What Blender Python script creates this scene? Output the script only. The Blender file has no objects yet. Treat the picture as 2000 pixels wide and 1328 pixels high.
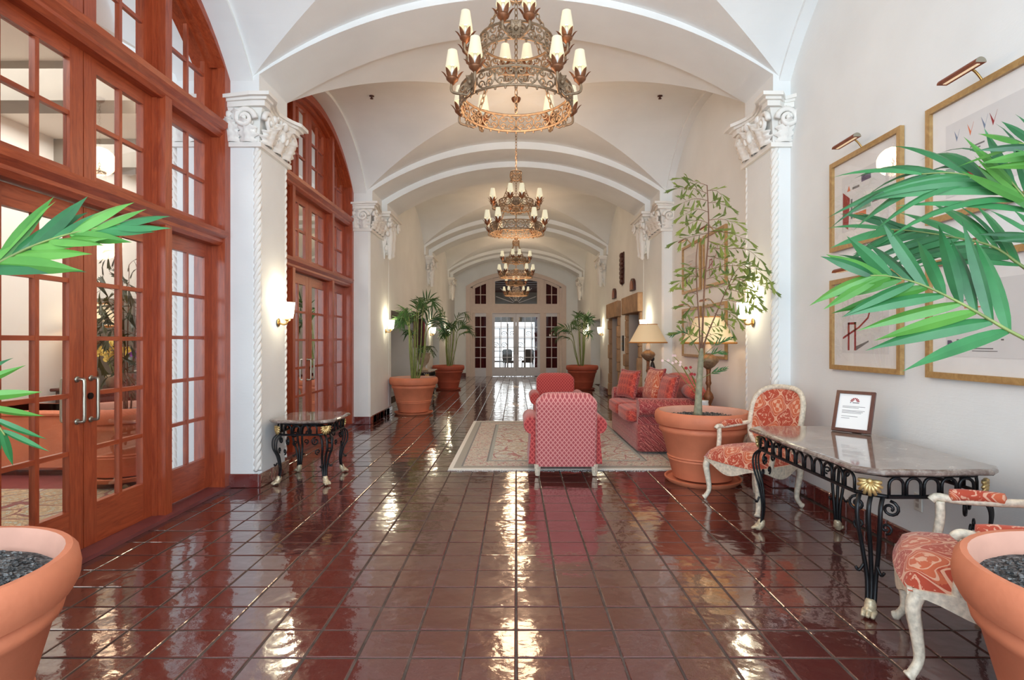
import bpy, math, random
from mathutils import Vector, Matrix
R = math.radians
PI = math.pi
random.seed(7)
S = bpy.context.scene
COL = S.collection

# ------------------------------------------------------------------ camera
F, CX, CY, H = 1084.0, 1008.0, 667.0, 1.42      # focal length in px, vanishing point, eye height
cam = bpy.data.cameras.new('camera')
cam.sensor_width = 36.0
cam.lens = 36.0 * F / 2000.0
cam.shift_x = -(CX - 1000.0) / 2000.0
cam.shift_y = (CY - 664.0) / 2000.0
cam.clip_end = 200
cam_o = bpy.data.objects.new('camera', cam)
cam_o.location = (0, 0, H)
cam_o.rotation_euler = (PI / 2, 0, 0)
COL.objects.link(cam_o)
S.camera = cam_o

def at(px, py, Y):                       # a pixel at a known distance down the hall -> a point
    return Vector(((px - CX) * Y / F, Y, H - (py - CY) * Y / F))

# ------------------------------------------------------------------ light and exposure
S.view_settings.view_transform = 'Standard'
S.view_settings.look = 'None'
S.view_settings.gamma = 1.0
S.view_settings.use_curve_mapping = False
S.view_settings.exposure = -0.08
S.cycles.use_denoising = True
S.cycles.max_bounces = 10
S.cycles.diffuse_bounces = 6
S.cycles.glossy_bounces = 4
S.cycles.transparent_max_bounces = 24
S.cycles.sample_clamp_indirect = 8.0
S.cycles.caustics_reflective = False
S.cycles.caustics_refractive = False
world = bpy.data.worlds.new('world')
S.world = world
world.use_nodes = True
wb = world.node_tree.nodes['Background']
wb.inputs[0].default_value = (0.93, 0.96, 1.0, 1)
wb.inputs[1].default_value = 2.2

def area(name, loc, rot, sx, sy, watts, col=(1, 1, 1)):
    l = bpy.data.lights.new(name, 'AREA')
    l.shape = 'RECTANGLE'; l.size = sx; l.size_y = sy; l.energy = watts; l.color = col
    o = bpy.data.objects.new(name, l)
    o.location = loc; o.rotation_euler = rot
    COL.objects.link(o)
    return o
def point(name, loc, watts, col, rad=0.05, parent=None):
    l = bpy.data.lights.new(name, 'POINT')
    l.energy = watts; l.color = col; l.shadow_soft_size = rad
    o = bpy.data.objects.new(name, l)
    o.location = loc
    COL.objects.link(o)
    if parent: o.parent = parent
    return o
WARM = (1.0, 0.67, 0.41)
# daylight through the glazed entrance front behind the camera and through the far doors
area('entrance_daylight', (0, -3.3, 2.2), (R(90), 0, 0), 4.8, 3.8, 470, (0.70, 0.87, 1.0))
area('garden_daylight', (0, 24.4, 1.8), (R(-90), 0, 0), 3.4, 3.0, 26, (1.0, 0.98, 0.95))
area('side_room_fill', (-4.6, 5.6, 3.98), (0, 0, 0), 2.2, 7.5, 300, (1.0, 0.98, 0.95))  # added soft panel under the ceiling to brighten the windowless side room

# ------------------------------------------------------------------ node materials
class NT:
    def __init__(s, name):
        s.m = bpy.data.materials.new(name); s.m.use_nodes = True
        s.t = s.m.node_tree; s.t.nodes.clear()
        s.out = s.t.nodes.new('ShaderNodeOutputMaterial')
    def n(s, typ, ins=None, **props):
        nd = s.t.nodes.new('ShaderNode' + typ)
        for k, v in props.items(): setattr(nd, k, v)
        if ins:
            for k, v in ins.items():
                sock = nd.inputs[k]
                if isinstance(v, bpy.types.NodeSocket): s.t.links.new(v, sock)
                elif isinstance(v, bpy.types.Node): s.t.links.new(v.outputs[0], sock)
                else: sock.default_value = v
        return nd
    def math(s, op, a, b=0.0, c=None):
        d = {0: a, 1: b}
        if c is not None: d[2] = c
        return s.n('Math', d, operation=op).outputs[0]
    def mix(s, fac, a, b):
        nd = s.n('MixRGB', {0: fac, 1: c4(a), 2: c4(b)})
        return nd.outputs[0]
    def ramp(s, fac, stops, interp='LINEAR'):
        nd = s.n('ValToRGB', {0: fac}); cr = nd.color_ramp; cr.interpolation = interp
        while len(cr.elements) < len(stops): cr.elements.new(0.5)
        for e, (p, c) in zip(cr.elements, stops): e.position = p; e.color = c4(c)
        return nd.outputs[0]
    def coord(s, which='Object', scale=None):
        o = s.n('TexCoord').outputs[which]
        if scale is not None:
            o = s.n('Mapping', {0: o, 3: scale}).outputs[0]
        return o
    def noise(s, vec, scale, detail=3, rough=0.5, dist=0.0):
        return s.n('TexNoise', {'Vector': vec, 'Scale': scale, 'Detail': detail, 'Roughness': rough, 'Distortion': dist})
    def bump(s, height, strength=0.3, dist=0.01, normal=None):
        d = {'Height': height, 'Strength': strength, 'Distance': dist}
        if normal is not None: d['Normal'] = normal
        return s.n('Bump', d).outputs[0]
    def bsdf(s, **k):
        ins = {}
        names = {'col': 'Base Color', 'rough': 'Roughness', 'metal': 'Metallic', 'spec': 'Specular IOR Level', 'normal': 'Normal',
                 'coat': 'Coat Weight', 'coat_ior': 'Coat IOR', 'coat_normal': 'Coat Normal', 'coat_rough': 'Coat Roughness', 'sheen': 'Sheen Weight', 'emit': 'Emission Color',
                 'estr': 'Emission Strength', 'sss': 'Subsurface Weight', 'trans': 'Transmission Weight', 'alpha': 'Alpha', 'ior': 'IOR'}
        for kk, v in k.items():
            if kk in ('col', 'emit'): v = c4(v)
            ins[names[kk]] = v
        b = s.n('BsdfPrincipled', ins)
        return b
    def done(s, shader):
        s.t.links.new(shader.outputs[0] if isinstance(shader, bpy.types.Node) else shader, s.out.inputs[0])
        return s.m
def c4(c):
    if isinstance(c, tuple) and len(c) == 3: return (c[0], c[1], c[2], 1.0)
    return c
def srgb(r, g, b):
    f = lambda v: (v / 255 / 12.92) if v / 255 <= 0.04045 else ((v / 255 + 0.055) / 1.055) ** 2.4
    return (f(r), f(g), f(b))

M = {}
def plain(name, col, rough=0.5, var=0.0, vscale=8.0, bump=0.0, bscale=60.0, **k):
    t = NT(name)
    c = t.coord()
    col_s = col
    if var:
        n = t.noise(c, vscale, 4)
        lo = tuple(v * (1 - var) for v in col); hi = tuple(min(1, v * (1 + var)) for v in col)
        col_s = t.ramp(n.outputs[0], [(0.3, lo), (0.7, hi)])
    kk = dict(k)
    if bump:
        kk['normal'] = t.bump(t.noise(c, bscale, 4).outputs[0], bump, 0.01)
    M[name] = t.done(t.bsdf(col=col_s, rough=rough, **kk))
    return M[name]

def mat_plaster():
    t = NT('plaster'); c = t.coord()
    n1 = t.noise(c, 1.6, 3); n2 = t.noise(c, 22, 5, 0.6, 0.6); n3 = t.noise(t.coord(scale=(1.5, 1.5, 14)), 6, 3, 0.5, 1.2)
    col = t.ramp(n1.outputs[0], [(0.3, srgb(228, 231, 231)), (0.7, srgb(236, 239, 239))])
    h = t.math('ADD', n2.outputs[0], n3.outputs[0])
    M['plaster'] = t.done(t.bsdf(col=col, rough=0.85, normal=t.bump(h, 0.10, 0.008)))
    t = NT('carved_plaster'); c = t.coord()
    M['carved_plaster'] = t.done(t.bsdf(col=srgb(236, 234, 229), rough=0.8, normal=t.bump(t.noise(c, 40, 3).outputs[0], 0.12, 0.004)))
mat_plaster()
def mat_wood(name, dark, light, rough, stretch=(6, 6, 0.6), coat=0.3):
    t = NT(name)
    c = t.coord(scale=stretch)
    n = t.noise(c, 5, 6, 0.65, 1.5)
    col = t.ramp(n.outputs[0], [(0.3, dark), (0.7, light)])
    M[name] = t.done(t.bsdf(col=col, rough=rough, coat=coat, coat_rough=0.25, normal=t.bump(n.outputs[0], 0.06, 0.003)))
mat_wood('mahogany', srgb(134, 52, 28), srgb(178, 84, 48), 0.36, coat=0.2)
mat_wood('mahogany_cross', srgb(134, 52, 28), srgb(178, 84, 48), 0.36, stretch=(6, 0.6, 6), coat=0.2)
mat_wood('dark_wood', srgb(60, 26, 18), srgb(92, 40, 28), 0.35)
mat_wood('gilt_wood', srgb(150, 112, 66), srgb(186, 150, 96), 0.38, stretch=(3, 3, 3), coat=0.1)
def mat_glass():
    t = NT('pane_glass')
    fr = t.n('Fresnel', {0: 1.18}).outputs[0]
    tr = t.n('BsdfTransparent', {0: (0.97, 0.98, 0.975, 1)})
    gl = t.n('BsdfGlossy', {'Color': (1, 1, 1, 1), 'Roughness': 0.02})
    M['pane_glass'] = t.done(t.n('MixShader', {0: fr, 1: tr, 2: gl}))
    t = NT('picture_glass')
    fr = t.math('MULTIPLY', t.n('Fresnel', {0: 1.2}).outputs[0], 0.12)
    tr = t.n('BsdfTransparent', {0: (1, 1, 1, 1)})
    gl = t.n('BsdfGlossy', {'Color': (1, 1, 1, 1), 'Roughness': 0.01})
    M['picture_glass'] = t.done(t.n('MixShader', {0: fr, 1: tr, 2: gl}))
mat_glass()
def mat_tile(name, stops, rough, wav):
    t = NT(name); c = t.coord('Generated'); g = t.n('NewGeometry')
    pos = g.outputs['Position']
    rnd = g.outputs['Random Per Island']
    base = t.ramp(rnd, stops)
    n1 = t.noise(pos, 9, 5, 0.6); n2 = t.noise(pos, 70, 2)
    col = t.mix(t.ramp(n1.outputs[0], [(0.35, (0, 0, 0)), (0.75, (0.5, 0.5, 0.5))]), base, srgb(94, 46, 38))
    col = t.mix(t.ramp(n2.outputs[0], [(0.70, (0, 0, 0)), (0.78, (0.5, 0.5, 0.5))]), col, srgb(150, 96, 80))
    h = t.math('ADD', t.math('MULTIPLY', t.noise(pos, 5.5, 2).outputs[0], wav), t.math('MULTIPLY', t.noise(pos, 34, 3).outputs[0], 0.10))
    rg = t.ramp(n1.outputs[0], [(0.3, (rough * 0.7,) * 3), (0.75, (rough * 1.7,) * 3)])
    M[name] = t.done(t.bsdf(col=col, rough=rg, spec=0.5, coat=1.0, coat_rough=0.045, coat_ior=1.7, normal=(bn := t.bump(h, 0.42, 0.013)), coat_normal=bn))
mat_tile('floor_tile', [(0.0, srgb(54, 28, 28)), (0.2, srgb(80, 38, 36)), (0.4, srgb(62, 32, 34)), (0.6, srgb(92, 44, 40)), (0.8, srgb(68, 36, 38)), (0.92, srgb(88, 46, 40)), (0.95, srgb(38, 30, 30)), (1.0, srgb(36, 30, 31))], 0.13, 1.0)
mat_tile('skirting_tile', [(0.0, srgb(96, 40, 38)), (0.5, srgb(112, 48, 46)), (1.0, srgb(104, 44, 38))], 0.22, 0.6)
plain('grout', srgb(88, 76, 70), 0.95, 0.25, 12, 0.4, 80, spec=0.08)
plain('sill_tile', srgb(120, 62, 62), 0.4, 0.15, 6)
plain('terracotta', srgb(206, 122, 88), 0.62, 0.10, 5, 0.15, 40)
plain('terracotta_dark', srgb(176, 84, 60), 0.6, 0.10, 5, 0.15, 40)
plain('terracotta_inner', srgb(214, 160, 140), 0.7, 0.08, 5)
plain('iron', srgb(26, 27, 30), 0.38, 0.2, 30, metal=0.4)
plain('gold_paint', srgb(208, 178, 120), 0.35, 0.25, 40, metal=0.55)
plain('paw_paint', srgb(206, 190, 160), 0.4, 0.3, 60, metal=0.3)
plain('rust_iron', srgb(132, 108, 84), 0.5, 0.30, 40, metal=0.4)
plain('rust_cup', srgb(120, 74, 46), 0.45, 0.30, 40, metal=0.5)
plain('brass', srgb(176, 140, 84), 0.3, 0.1, 30, metal=0.9)
plain('copper', srgb(140, 70, 40), 0.35, 0.1, 30, metal=0.8)
plain('nickel', srgb(170, 165, 150), 0.28, metal=0.9)
plain('dark_metal', srgb(40, 36, 34), 0.35, metal=0.7)
plain('white_paint', srgb(236, 236, 232), 0.5, 0.03, 8)
plain('far_paint', srgb(214, 196, 184), 0.5, 0.03, 8)
plain('door_paint', srgb(208, 206, 210), 0.4, 0.03, 8)
plain('antique_white', srgb(220, 208, 188), 0.5, 0.24, 45, 0.3, 60)
plain('curtain_red', srgb(92, 20, 24), 0.8, 0.2, 6)
plain('stem_green', srgb(120, 132, 70), 0.5, 0.25, 12)
plain('trunk_bark', srgb(142, 140, 116), 0.7, 0.3, 20, 0.3, 60)
plain('twig_brown', srgb(120, 84, 64), 0.6, 0.2, 20)
plain('white_plastic', srgb(224, 222, 214), 0.4)
plain('stone_surround', srgb(166, 132, 100), 0.75, 0.22, 5, 0.5, 30)
plain('elevator_red', srgb(104, 30, 26), 0.4, 0.1, 3)
plain('elevator_grey', srgb(176, 166, 156), 0.5, 0.06, 3)
plain('carved_dark', srgb(70, 30, 22), 0.5, 0.3, 30, 0.5, 40)
plain('paper_white', srgb(240, 238, 236), 0.7)
plain('mat_board', srgb(232, 230, 228), 0.8, 0.02, 10)
plain('print_paper', srgb(217, 215, 214), 0.8, 0.03, 6)
plain('ink_grey', srgb(120, 116, 116), 0.8)
plain('ink_red', srgb(150, 44, 48), 0.8)
plain('ink_orange', srgb(214, 120, 80), 0.8)
plain('ink_green', srgb(140, 168, 150), 0.8)
plain('ink_blue', srgb(122, 136, 160), 0.8)
plain('ink_violet', srgb(96, 84, 110), 0.8)
plain('side_wall', srgb(240, 234, 224), 0.9, 0.02, 3)
plain('beam_grey', srgb(150, 142, 132), 0.8, 0.08, 4)
plain('cabinet_grey', srgb(120, 116, 110), 0.6, 0.06, 4)
plain('orchid_purple', srgb(140, 60, 160), 0.5)
plain('orchid_yellow', srgb(222, 190, 90), 0.5)
plain('blossom_pink', srgb(240, 214, 214), 0.5)
plain('blossom_red', srgb(170, 40, 46), 0.5)
plain('stone_urn', srgb(170, 150, 126), 0.8, 0.2, 14, 0.3, 40)
plain('black_figure', srgb(34, 28, 28), 0.35)
plain('outside_ground', srgb(210, 205, 200), 0.8)
def mat_leaf(name, lo, hi, tip=None, rough=0.42):
    t = NT(name); c = t.coord('Object')
    n = t.noise(c, 9, 3)
    inf = t.n('ObjectInfo').outputs['Random']
    f = t.math('ADD', t.math('MULTIPLY', n.outputs[0], 0.6), t.math('MULTIPLY', inf, 0.45))
    col = t.ramp(f, [(0.2, lo), (0.8, hi)])
    p = t.bsdf(col=col, rough=rough)
    tr = t.n('BsdfTranslucent', {0: col})
    M[name] = t.done(t.n('MixShader', {0: 0.22, 1: p.outputs[0], 2: tr.outputs[0]}))
mat_leaf('palm_leaf', srgb(16, 72, 36), srgb(66, 138, 80))
mat_leaf('palm_leaf_bright', srgb(44, 108, 38), srgb(100, 160, 66))
mat_leaf('far_palm_leaf', srgb(24, 60, 34), srgb(78, 116, 58))
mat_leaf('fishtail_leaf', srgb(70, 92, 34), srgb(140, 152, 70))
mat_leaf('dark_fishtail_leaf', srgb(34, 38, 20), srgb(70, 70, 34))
def mat_soil():
    t = NT('gravel_soil'); c = t.coord()
    v = t.n('TexVoronoi', {'Vector': c, 'Scale': 95.0})
    col = t.ramp(v.outputs['Color'], [(0.2, srgb(44, 42, 42)), (0.6, srgb(104, 102, 102)), (0.95, srgb(170, 168, 166))])
    M['gravel_soil'] = t.done(t.bsdf(col=col, rough=0.9, normal=t.bump(v.outputs['Distance'], 0.9, 0.02)))
mat_soil()
def mat_marble():
    t = NT('marble_top'); c = t.coord()
    n1 = t.noise(c, 7, 8, 0.7, 1.5); n2 = t.noise(c, 26, 6, 0.7, 0.8)
    f = t.math('ADD', t.math('MULTIPLY', n1.outputs[0], 0.6), t.math('MULTIPLY', n2.outputs[0], 0.4))
    col = t.ramp(f, [(0.36, srgb(92, 74, 66)), (0.48, srgb(124, 108, 100)), (0.56, srgb(150, 138, 130)), (0.66, srgb(196, 184, 172))])
    M['marble_top'] = t.done(t.bsdf(col=col, rough=0.09, spec=0.6, coat=0.5, coat_rough=0.04))
mat_marble()
def mat_damask(name, ground, mid, pale, pu, pv, warp=.16):
    """woven ogee damask: paired curved lattice lines round flower sprays"""
    t = NT(name); c = t.coord('Object')
    d = t.noise(c, 2.2 / pu * .2, 2)
    sepd = t.n('SeparateXYZ', {0: d.outputs['Color']})
    sep = t.n('SeparateXYZ', {0: c}); x, y, z = sep.outputs
    h = t.math('ADD', z, t.math('MULTIPLY', y, .95))
    U = t.math('ADD', t.math('DIVIDE', x, pu), t.math('MULTIPLY', sepd.outputs[0], warp))
    V = t.math('ADD', t.math('DIVIDE', h, pv), t.math('MULTIPLY', sepd.outputs[1], warp))
    TAU = 2 * PI
    U2 = t.math('ADD', U, t.math('MULTIPLY', t.math('SINE', t.math('MULTIPLY', V, TAU * 2)), .05))
    g = t.math('ADD', t.math('COSINE', t.math('MULTIPLY', U2, TAU)), t.math('COSINE', t.math('MULTIPLY', V, TAU)))
    k = t.math('MULTIPLY', t.math('COSINE', t.math('MULTIPLY', U, TAU * 3)), t.math('COSINE', t.math('MULTIPLY', V, TAU * 3)))
    n = t.noise(c, 6.0 / pu, 3, .6, 1.5)
    near = lambda v, q, w: t.math('LESS_THAN', t.math('ABSOLUTE', t.math('SUBTRACT', v, q)), w)
    kn = t.math('ADD', k, t.math('MULTIPLY', t.math('SUBTRACT', n.outputs[0], .5), 2.6))
    flower = t.math('MULTIPLY', t.math('GREATER_THAN', g, .9), t.math('GREATER_THAN', kn, .12))
    n3 = t.noise(c, 3.4 / pu, 3, .55, 2.6)
    spray = t.math('MULTIPLY', t.math('LESS_THAN', g, -.3), t.math('GREATER_THAN', n3.outputs[0], .55))
    shade = t.math('GREATER_THAN', t.math('ADD', g, t.math('MULTIPLY', kn, .4)), .25)
    col = t.mix(shade, ground, mid)
    col = t.mix(t.math('MULTIPLY', spray, .8), col, pale)
    col = t.mix(t.math('MULTIPLY', flower, .85), col, pale)
    ln = t.math('MAXIMUM', near(g, .0, .10), near(g, .38, .05))
    ln = t.math('MAXIMUM', ln, t.math('MULTIPLY', near(g, 1.0, .07), 1.0))
    col = t.mix(t.math('MULTIPLY', ln, .85), col, pale)
    M[name] = t.done(t.bsdf(col=col, rough=0.75, sheen=0.25, normal=t.bump(t.noise(c, 300, 2).outputs[0], 0.2, 0.002)))
mat_damask('damask_orange', srgb(178, 66, 40), srgb(200, 98, 62), srgb(226, 178, 150), .21, .29)
mat_damask('damask_red', srgb(146, 28, 32), srgb(186, 54, 46), srgb(214, 112, 86), .075, .10, .3)
mat_damask('damask_pink', srgb(142, 34, 44), srgb(116, 22, 32), srgb(206, 128, 116), .07, .095, .3)
def mat_lattice(name, ground, line, cell, scale):
    t = NT(name); c = t.coord('Object')
    sep = t.n('SeparateXYZ', {0: c})
    x, y, z = sep.outputs
    h = t.math('ADD', z, t.math('MULTIPLY', y, 0.6))
    fr = lambda v: t.math('ABSOLUTE', t.math('SUBTRACT', t.math('FRACT', v), 0.5))
    a = fr(t.math('MULTIPLY', t.math('ADD', t.math('MULTIPLY', x, 1.25), h), scale))
    b = fr(t.math('MULTIPLY', t.math('SUBTRACT', t.math('MULTIPLY', x, 1.25), h), scale))
    ln = t.math('LESS_THAN', t.math('MINIMUM', a, b), 0.09)
    dia = t.math('GREATER_THAN', t.math('MINIMUM', a, b), 0.24)
    col = t.mix(dia, ground, cell)
    col = t.mix(ln, col, line)
    M[name] = t.done(t.bsdf(col=col, rough=0.8, sheen=0.3, normal=t.bump(t.noise(c, 260, 2).outputs[0], 0.2, 0.002)))
mat_lattice('lattice_pink', srgb(188, 98, 98), srgb(214, 150, 144), srgb(166, 76, 80), 17.0)
mat_lattice('lattice_red', srgb(176, 62, 62), srgb(198, 92, 86), srgb(150, 42, 46), 17.0)
def mat_rug(name, hx, hy, field, fig, border, pale, fscale):
    t = NT(name); c = t.coord('Object')
    sep = t.n('SeparateXYZ', {0: c})
    x, y, z = sep.outputs
    ex = t.math('SUBTRACT', hx, t.math('ABSOLUTE', x)); ey = t.math('SUBTRACT', hy, t.math('ABSOLUTE', y))
    e = t.math('MINIMUM', ex, ey)
    w = t.noise(c, 3.0, 2)
    wc = t.n('MixRGB', {0: 0.10, 1: c, 2: w.outputs['Color']}).outputs[0]
    v = t.n('TexVoronoi', {'Vector': wc, 'Scale': fscale}, feature='DISTANCE_TO_EDGE')
    v2 = t.n('TexVoronoi', {'Vector': wc, 'Scale': fscale})
    n = t.noise(wc, fscale * 4.5, 3, 0.6, 2.5)
    vine = t.math('LESS_THAN', v.outputs['Distance'], 0.032)
    rings = t.math('SINE', t.math('MULTIPLY', v2.outputs['Distance'], 24.0))
    f1 = t.math('GREATER_THAN', t.math('ADD', n.outputs[0], t.math('MULTIPLY', rings, 0.16)), 0.62)
    f2 = t.math('LESS_THAN', t.math('ADD', n.outputs[0], t.math('MULTIPLY', rings, 0.10)), 0.40)
    col = t.mix(f1, field, srgb(178, 150, 112))
    col = t.mix(f2, col, srgb(150, 160, 146))
    col = t.mix(vine, col, fig)
    out1 = t.math('LESS_THAN', t.math('ABSOLUTE', t.math('SUBTRACT', t.math('ADD', n.outputs[0], t.math('MULTIPLY', rings, 0.16)), 0.60)), 0.018)
    col = t.mix(out1, col, srgb(92, 88, 76))
    n2 = t.noise(c, fscale * 3.2, 3, 0.6, 2.5)
    bcol = t.mix(t.math('GREATER_THAN', n2.outputs[0], 0.56), border, fig)
    bcol = t.mix(t.math('LESS_THAN', n2.outputs[0], 0.40), bcol, srgb(112, 110, 92))
    inb = t.math('LESS_THAN', e, 0.46)
    col = t.mix(inb, col, bcol)
    for (d0, d1, cc) in ((0.0, 0.05, pale), (0.05, 0.13, srgb(150, 140, 118)), (0.13, 0.15, srgb(96, 90, 76)), (0.40, 0.42, srgb(96, 90, 76)), (0.42, 0.46, srgb(150, 152, 138))):
        k = t.math('MULTIPLY', t.math('GREATER_THAN', e, d0), t.math('LESS_THAN', e, d1))
        col = t.mix(k, col, cc)
    M[name] = t.done(t.bsdf(col=col, rough=0.95, sheen=0.3, normal=t.bump(t.noise(c, 220, 2).outputs[0], 0.4, 0.004)))
mat_rug('rug_weave', 1.35, 1.85, srgb(210, 202, 184), srgb(164, 88, 74), srgb(196, 184, 160), srgb(228, 222, 208), 4.4)
mat_rug('side_carpet', 9.0, 9.0, srgb(150, 122, 84), srgb(110, 40, 36), srgb(170, 150, 110), srgb(200, 180, 140), 4.0)
def mat_emit(name, col, strength, base=(0.9, 0.85, 0.7)):
    t = NT(name)
    M[name] = t.done(t.bsdf(col=base, rough=0.6, emit=col, estr=strength))
mat_emit('lit_shade', (1.0, 0.90, 0.60), 0.62, base=(.32, .30, .24))
mat_emit('lit_bulb', (1.0, 0.84, 0.5), 5.0)
mat_emit('sconce_glass', (1.0, 0.93, 0.70), 5.0)
mat_emit('lamp_shade_glow', (1.0, 0.72, 0.42), 0.12, base=srgb(226, 206, 170))
mat_emit('lamp_diffuser', (1.0, 0.62, 0.3), 0.5)
plain('shade_trim', srgb(196, 130, 60), 0.7)

# ------------------------------------------------------------------ mesh builder
class MB:
    def __init__(s): s.v = []; s.f = []
    def add(s, vs, fs):
        o = len(s.v); s.v += [tuple(v) for v in vs]; s.f += [tuple(i + o for i in f) for f in fs]
        return s
    def box(s, x0, x1, y0, y1, z0, z1):
        x0, x1 = min(x0, x1), max(x0, x1)
        vs = [(x0, y0, z0), (x1, y0, z0), (x1, y1, z0), (x0, y1, z0), (x0, y0, z1), (x1, y0, z1), (x1, y1, z1), (x0, y1, z1)]
        return s.add(vs, [(0, 3, 2, 1), (4, 5, 6, 7), (0, 1, 5, 4), (1, 2, 6, 5), (2, 3, 7, 6), (3, 0, 4, 7)])
    def bev(s, x0, x1, y0, y1, z0, z1, b):        # box with all edges chamfered
        xs, ys, zs = sorted((x0, x1)), sorted((y0, y1)), sorted((z0, z1))
        b = min(b, (xs[1] - xs[0]) * .45, (ys[1] - ys[0]) * .45, (zs[1] - zs[0]) * .45)
        vs = []; idx = {}
        for i in (0, 1):
            for j in (0, 1):
                for k in (0, 1):
                    px, py, pz = xs[i], ys[j], zs[k]
                    ix, iy, iz = px + (b if i == 0 else -b), py + (b if j == 0 else -b), pz + (b if k == 0 else -b)
                    idx[i, j, k] = len(vs); vs += [(px, iy, iz), (ix, py, iz), (ix, iy, pz)]
        fs = []
        q = lambda *a: fs.append(tuple(a))
        for i in (0, 1):
            q(idx[i, 0, 0], idx[i, 1, 0], idx[i, 1, 1], idx[i, 0, 1])
            q(idx[0, i, 0] + 1, idx[1, i, 0] + 1, idx[1, i, 1] + 1, idx[0, i, 1] + 1)
            q(idx[0, 0, i] + 2, idx[1, 0, i] + 2, idx[1, 1, i] + 2, idx[0, 1, i] + 2)
            for j in (0, 1):
                q(idx[i, j, 0], idx[i, j, 1], idx[i, j, 1] + 1, idx[i, j, 0] + 1)
                q(idx[i, 0, j], idx[i, 1, j], idx[i, 1, j] + 2, idx[i, 0, j] + 2)
                q(idx[0, i, j] + 1, idx[1, i, j] + 1, idx[1, i, j] + 2, idx[0, i, j] + 2)
                for k in (0, 1): fs.append((idx[i, j, k], idx[i, j, k] + 1, idx[i, j, k] + 2))
        return s.add(vs, fs)
    def tube(s, pts, rad, n=8, closed=False, flat=1.0, up=None, caps=True):
        pts = [Vector(p) for p in pts]; m = len(pts)
        if not hasattr(rad, '__len__'): rad = [rad] * m
        vs = []; ref = Vector(up) if up else None
        prev = None
        for i, p in enumerate(pts):
            if closed: t = pts[(i + 1) % m] - pts[i - 1]
            else: t = pts[min(i + 1, m - 1)] - pts[max(i - 1, 0)]
            if t.length < 1e-9: t = Vector((0, 0, 1))
            t.normalize()
            if ref is not None: a = ref - t * ref.dot(t)
            elif prev is None:
                a = Vector((0, 0, 1)) if abs(t.z) < .9 else Vector((1, 0, 0)); a = a - t * a.dot(t)
            else: a = prev - t * prev.dot(t)
            if a.length < 1e-6: a = t.orthogonal()
            a.normalize(); prev = a; b = t.cross(a)
            for k in range(n):
                th = 2 * PI * k / n
                vs.append(p + a * math.cos(th) * rad[i] * flat + b * math.sin(th) * rad[i])
        fs = []
        for i in range(m if closed else m - 1):
            j = (i + 1) % m
            for k in range(n):
                l = (k + 1) % n
                fs.append((i * n + k, i * n + l, j * n + l, j * n + k))
        if caps and not closed:
            fs.append(tuple(range(n - 1, -1, -1))); fs.append(tuple((m - 1) * n + k for k in range(n)))
        return s.add(vs, fs)
    def lathe(s, prof, n=24, c=(0, 0, 0), closed_ends=True):
        vs = []; m = len(prof)
        for (r, z) in prof:
            for k in range(n):
                th = 2 * PI * k / n
                vs.append((c[0] + r * math.cos(th), c[1] + r * math.sin(th), c[2] + z))
        fs = []
        for i in range(m - 1):
            for k in range(n):
                l = (k + 1) % n
                fs.append((i * n + k, i * n + l, (i + 1) * n + l, (i + 1) * n + k))
        if closed_ends:
            fs.append(tuple(range(n - 1, -1, -1))); fs.append(tuple((m - 1) * n + k for k in range(n)))
        return s.add(vs, fs)
    def prism(s, poly, fn, d0, d1):               # poly of (a,b); fn(a,b,d) -> point; extruded d0..d1
        n = len(poly)
        vs = [fn(a, b, d0) for a, b in poly] + [fn(a, b, d1) for a, b in poly]
        fs = [tuple(range(n)), tuple(range(2 * n - 1, n - 1, -1))] + [(i, (i + 1) % n, n + (i + 1) % n, n + i) for i in range(n)]
        return s.add(vs, fs)
    def grid(s, fn, nu, nv, cu=False, cv=False):
        vs = [fn(i / (nu if cu else nu - 1), j / (nv if cv else nv - 1)) for i in range(nu) for j in range(nv)]
        fs = []
        for i in range(nu if cu else nu - 1):
            for j in range(nv if cv else nv - 1):
                a, b = (i + 1) % nu, (j + 1) % nv
                fs.append((i * nv + j, a * nv + j, a * nv + b, i * nv + b))
        return s.add(vs, fs)
    def blob(s, c, rx, ry, rz, n=10, m=7):
        return s.grid(lambda u, v: (c[0] + rx * math.cos(2 * PI * u) * math.sin(PI * v), c[1] + ry * math.sin(2 * PI * u) * math.sin(PI * v), c[2] + rz * math.cos(PI * v)), n, m, cu=True)
    def pillow(s, c, hx, hy, hz, e=0.35, n=20, m=12):       # rounded box (superellipsoid)
        sp = lambda v, p: math.copysign(abs(v) ** p, v)
        return s.grid(lambda u, v: (c[0] + hx * sp(math.cos(2 * PI * u), e) * sp(math.sin(PI * v), e),
                                    c[1] + hy * sp(math.sin(2 * PI * u), e) * sp(math.sin(PI * v), e),
                                    c[2] + hz * sp(math.cos(PI * v), e)), n, m, cu=True)
    def xf(s, mat):
        s.v = [tuple(mat @ Vector(v)) for v in s.v]; return s
    def mesh(s, name, mat, smooth=False):
        me = bpy.data.meshes.new(name)
        me.from_pydata(s.v, [], s.f); me.validate(); me.update()
        if mat: me.materials.append(M[mat] if isinstance(mat, str) else mat)
        if smooth is not False:
            me.polygons.foreach_set('use_smooth', [True] * len(me.polygons))
            if smooth is not True:
                try: me.set_sharp_from_angle(angle=R(smooth))
                except Exception: pass
        return me
    def build(s, name, mat, parent=None, smooth=False, loc=None, rot=None):
        return link(name, s.mesh(name, mat, smooth), parent, loc, rot)
def link(name, me, parent=None, loc=None, rot=None):
    o = bpy.data.objects.new(name, me)
    COL.objects.link(o)
    if parent: o.parent = parent
    if loc is not None: o.location = loc
    if rot is not None: o.rotation_euler = rot
    return o
def tag(o, label, cat, group=None):
    o['label'] = label; o['category'] = cat
    if group: o['group'] = group
    return o
def struct(o):
    o['kind'] = 'structure'; return o
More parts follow.
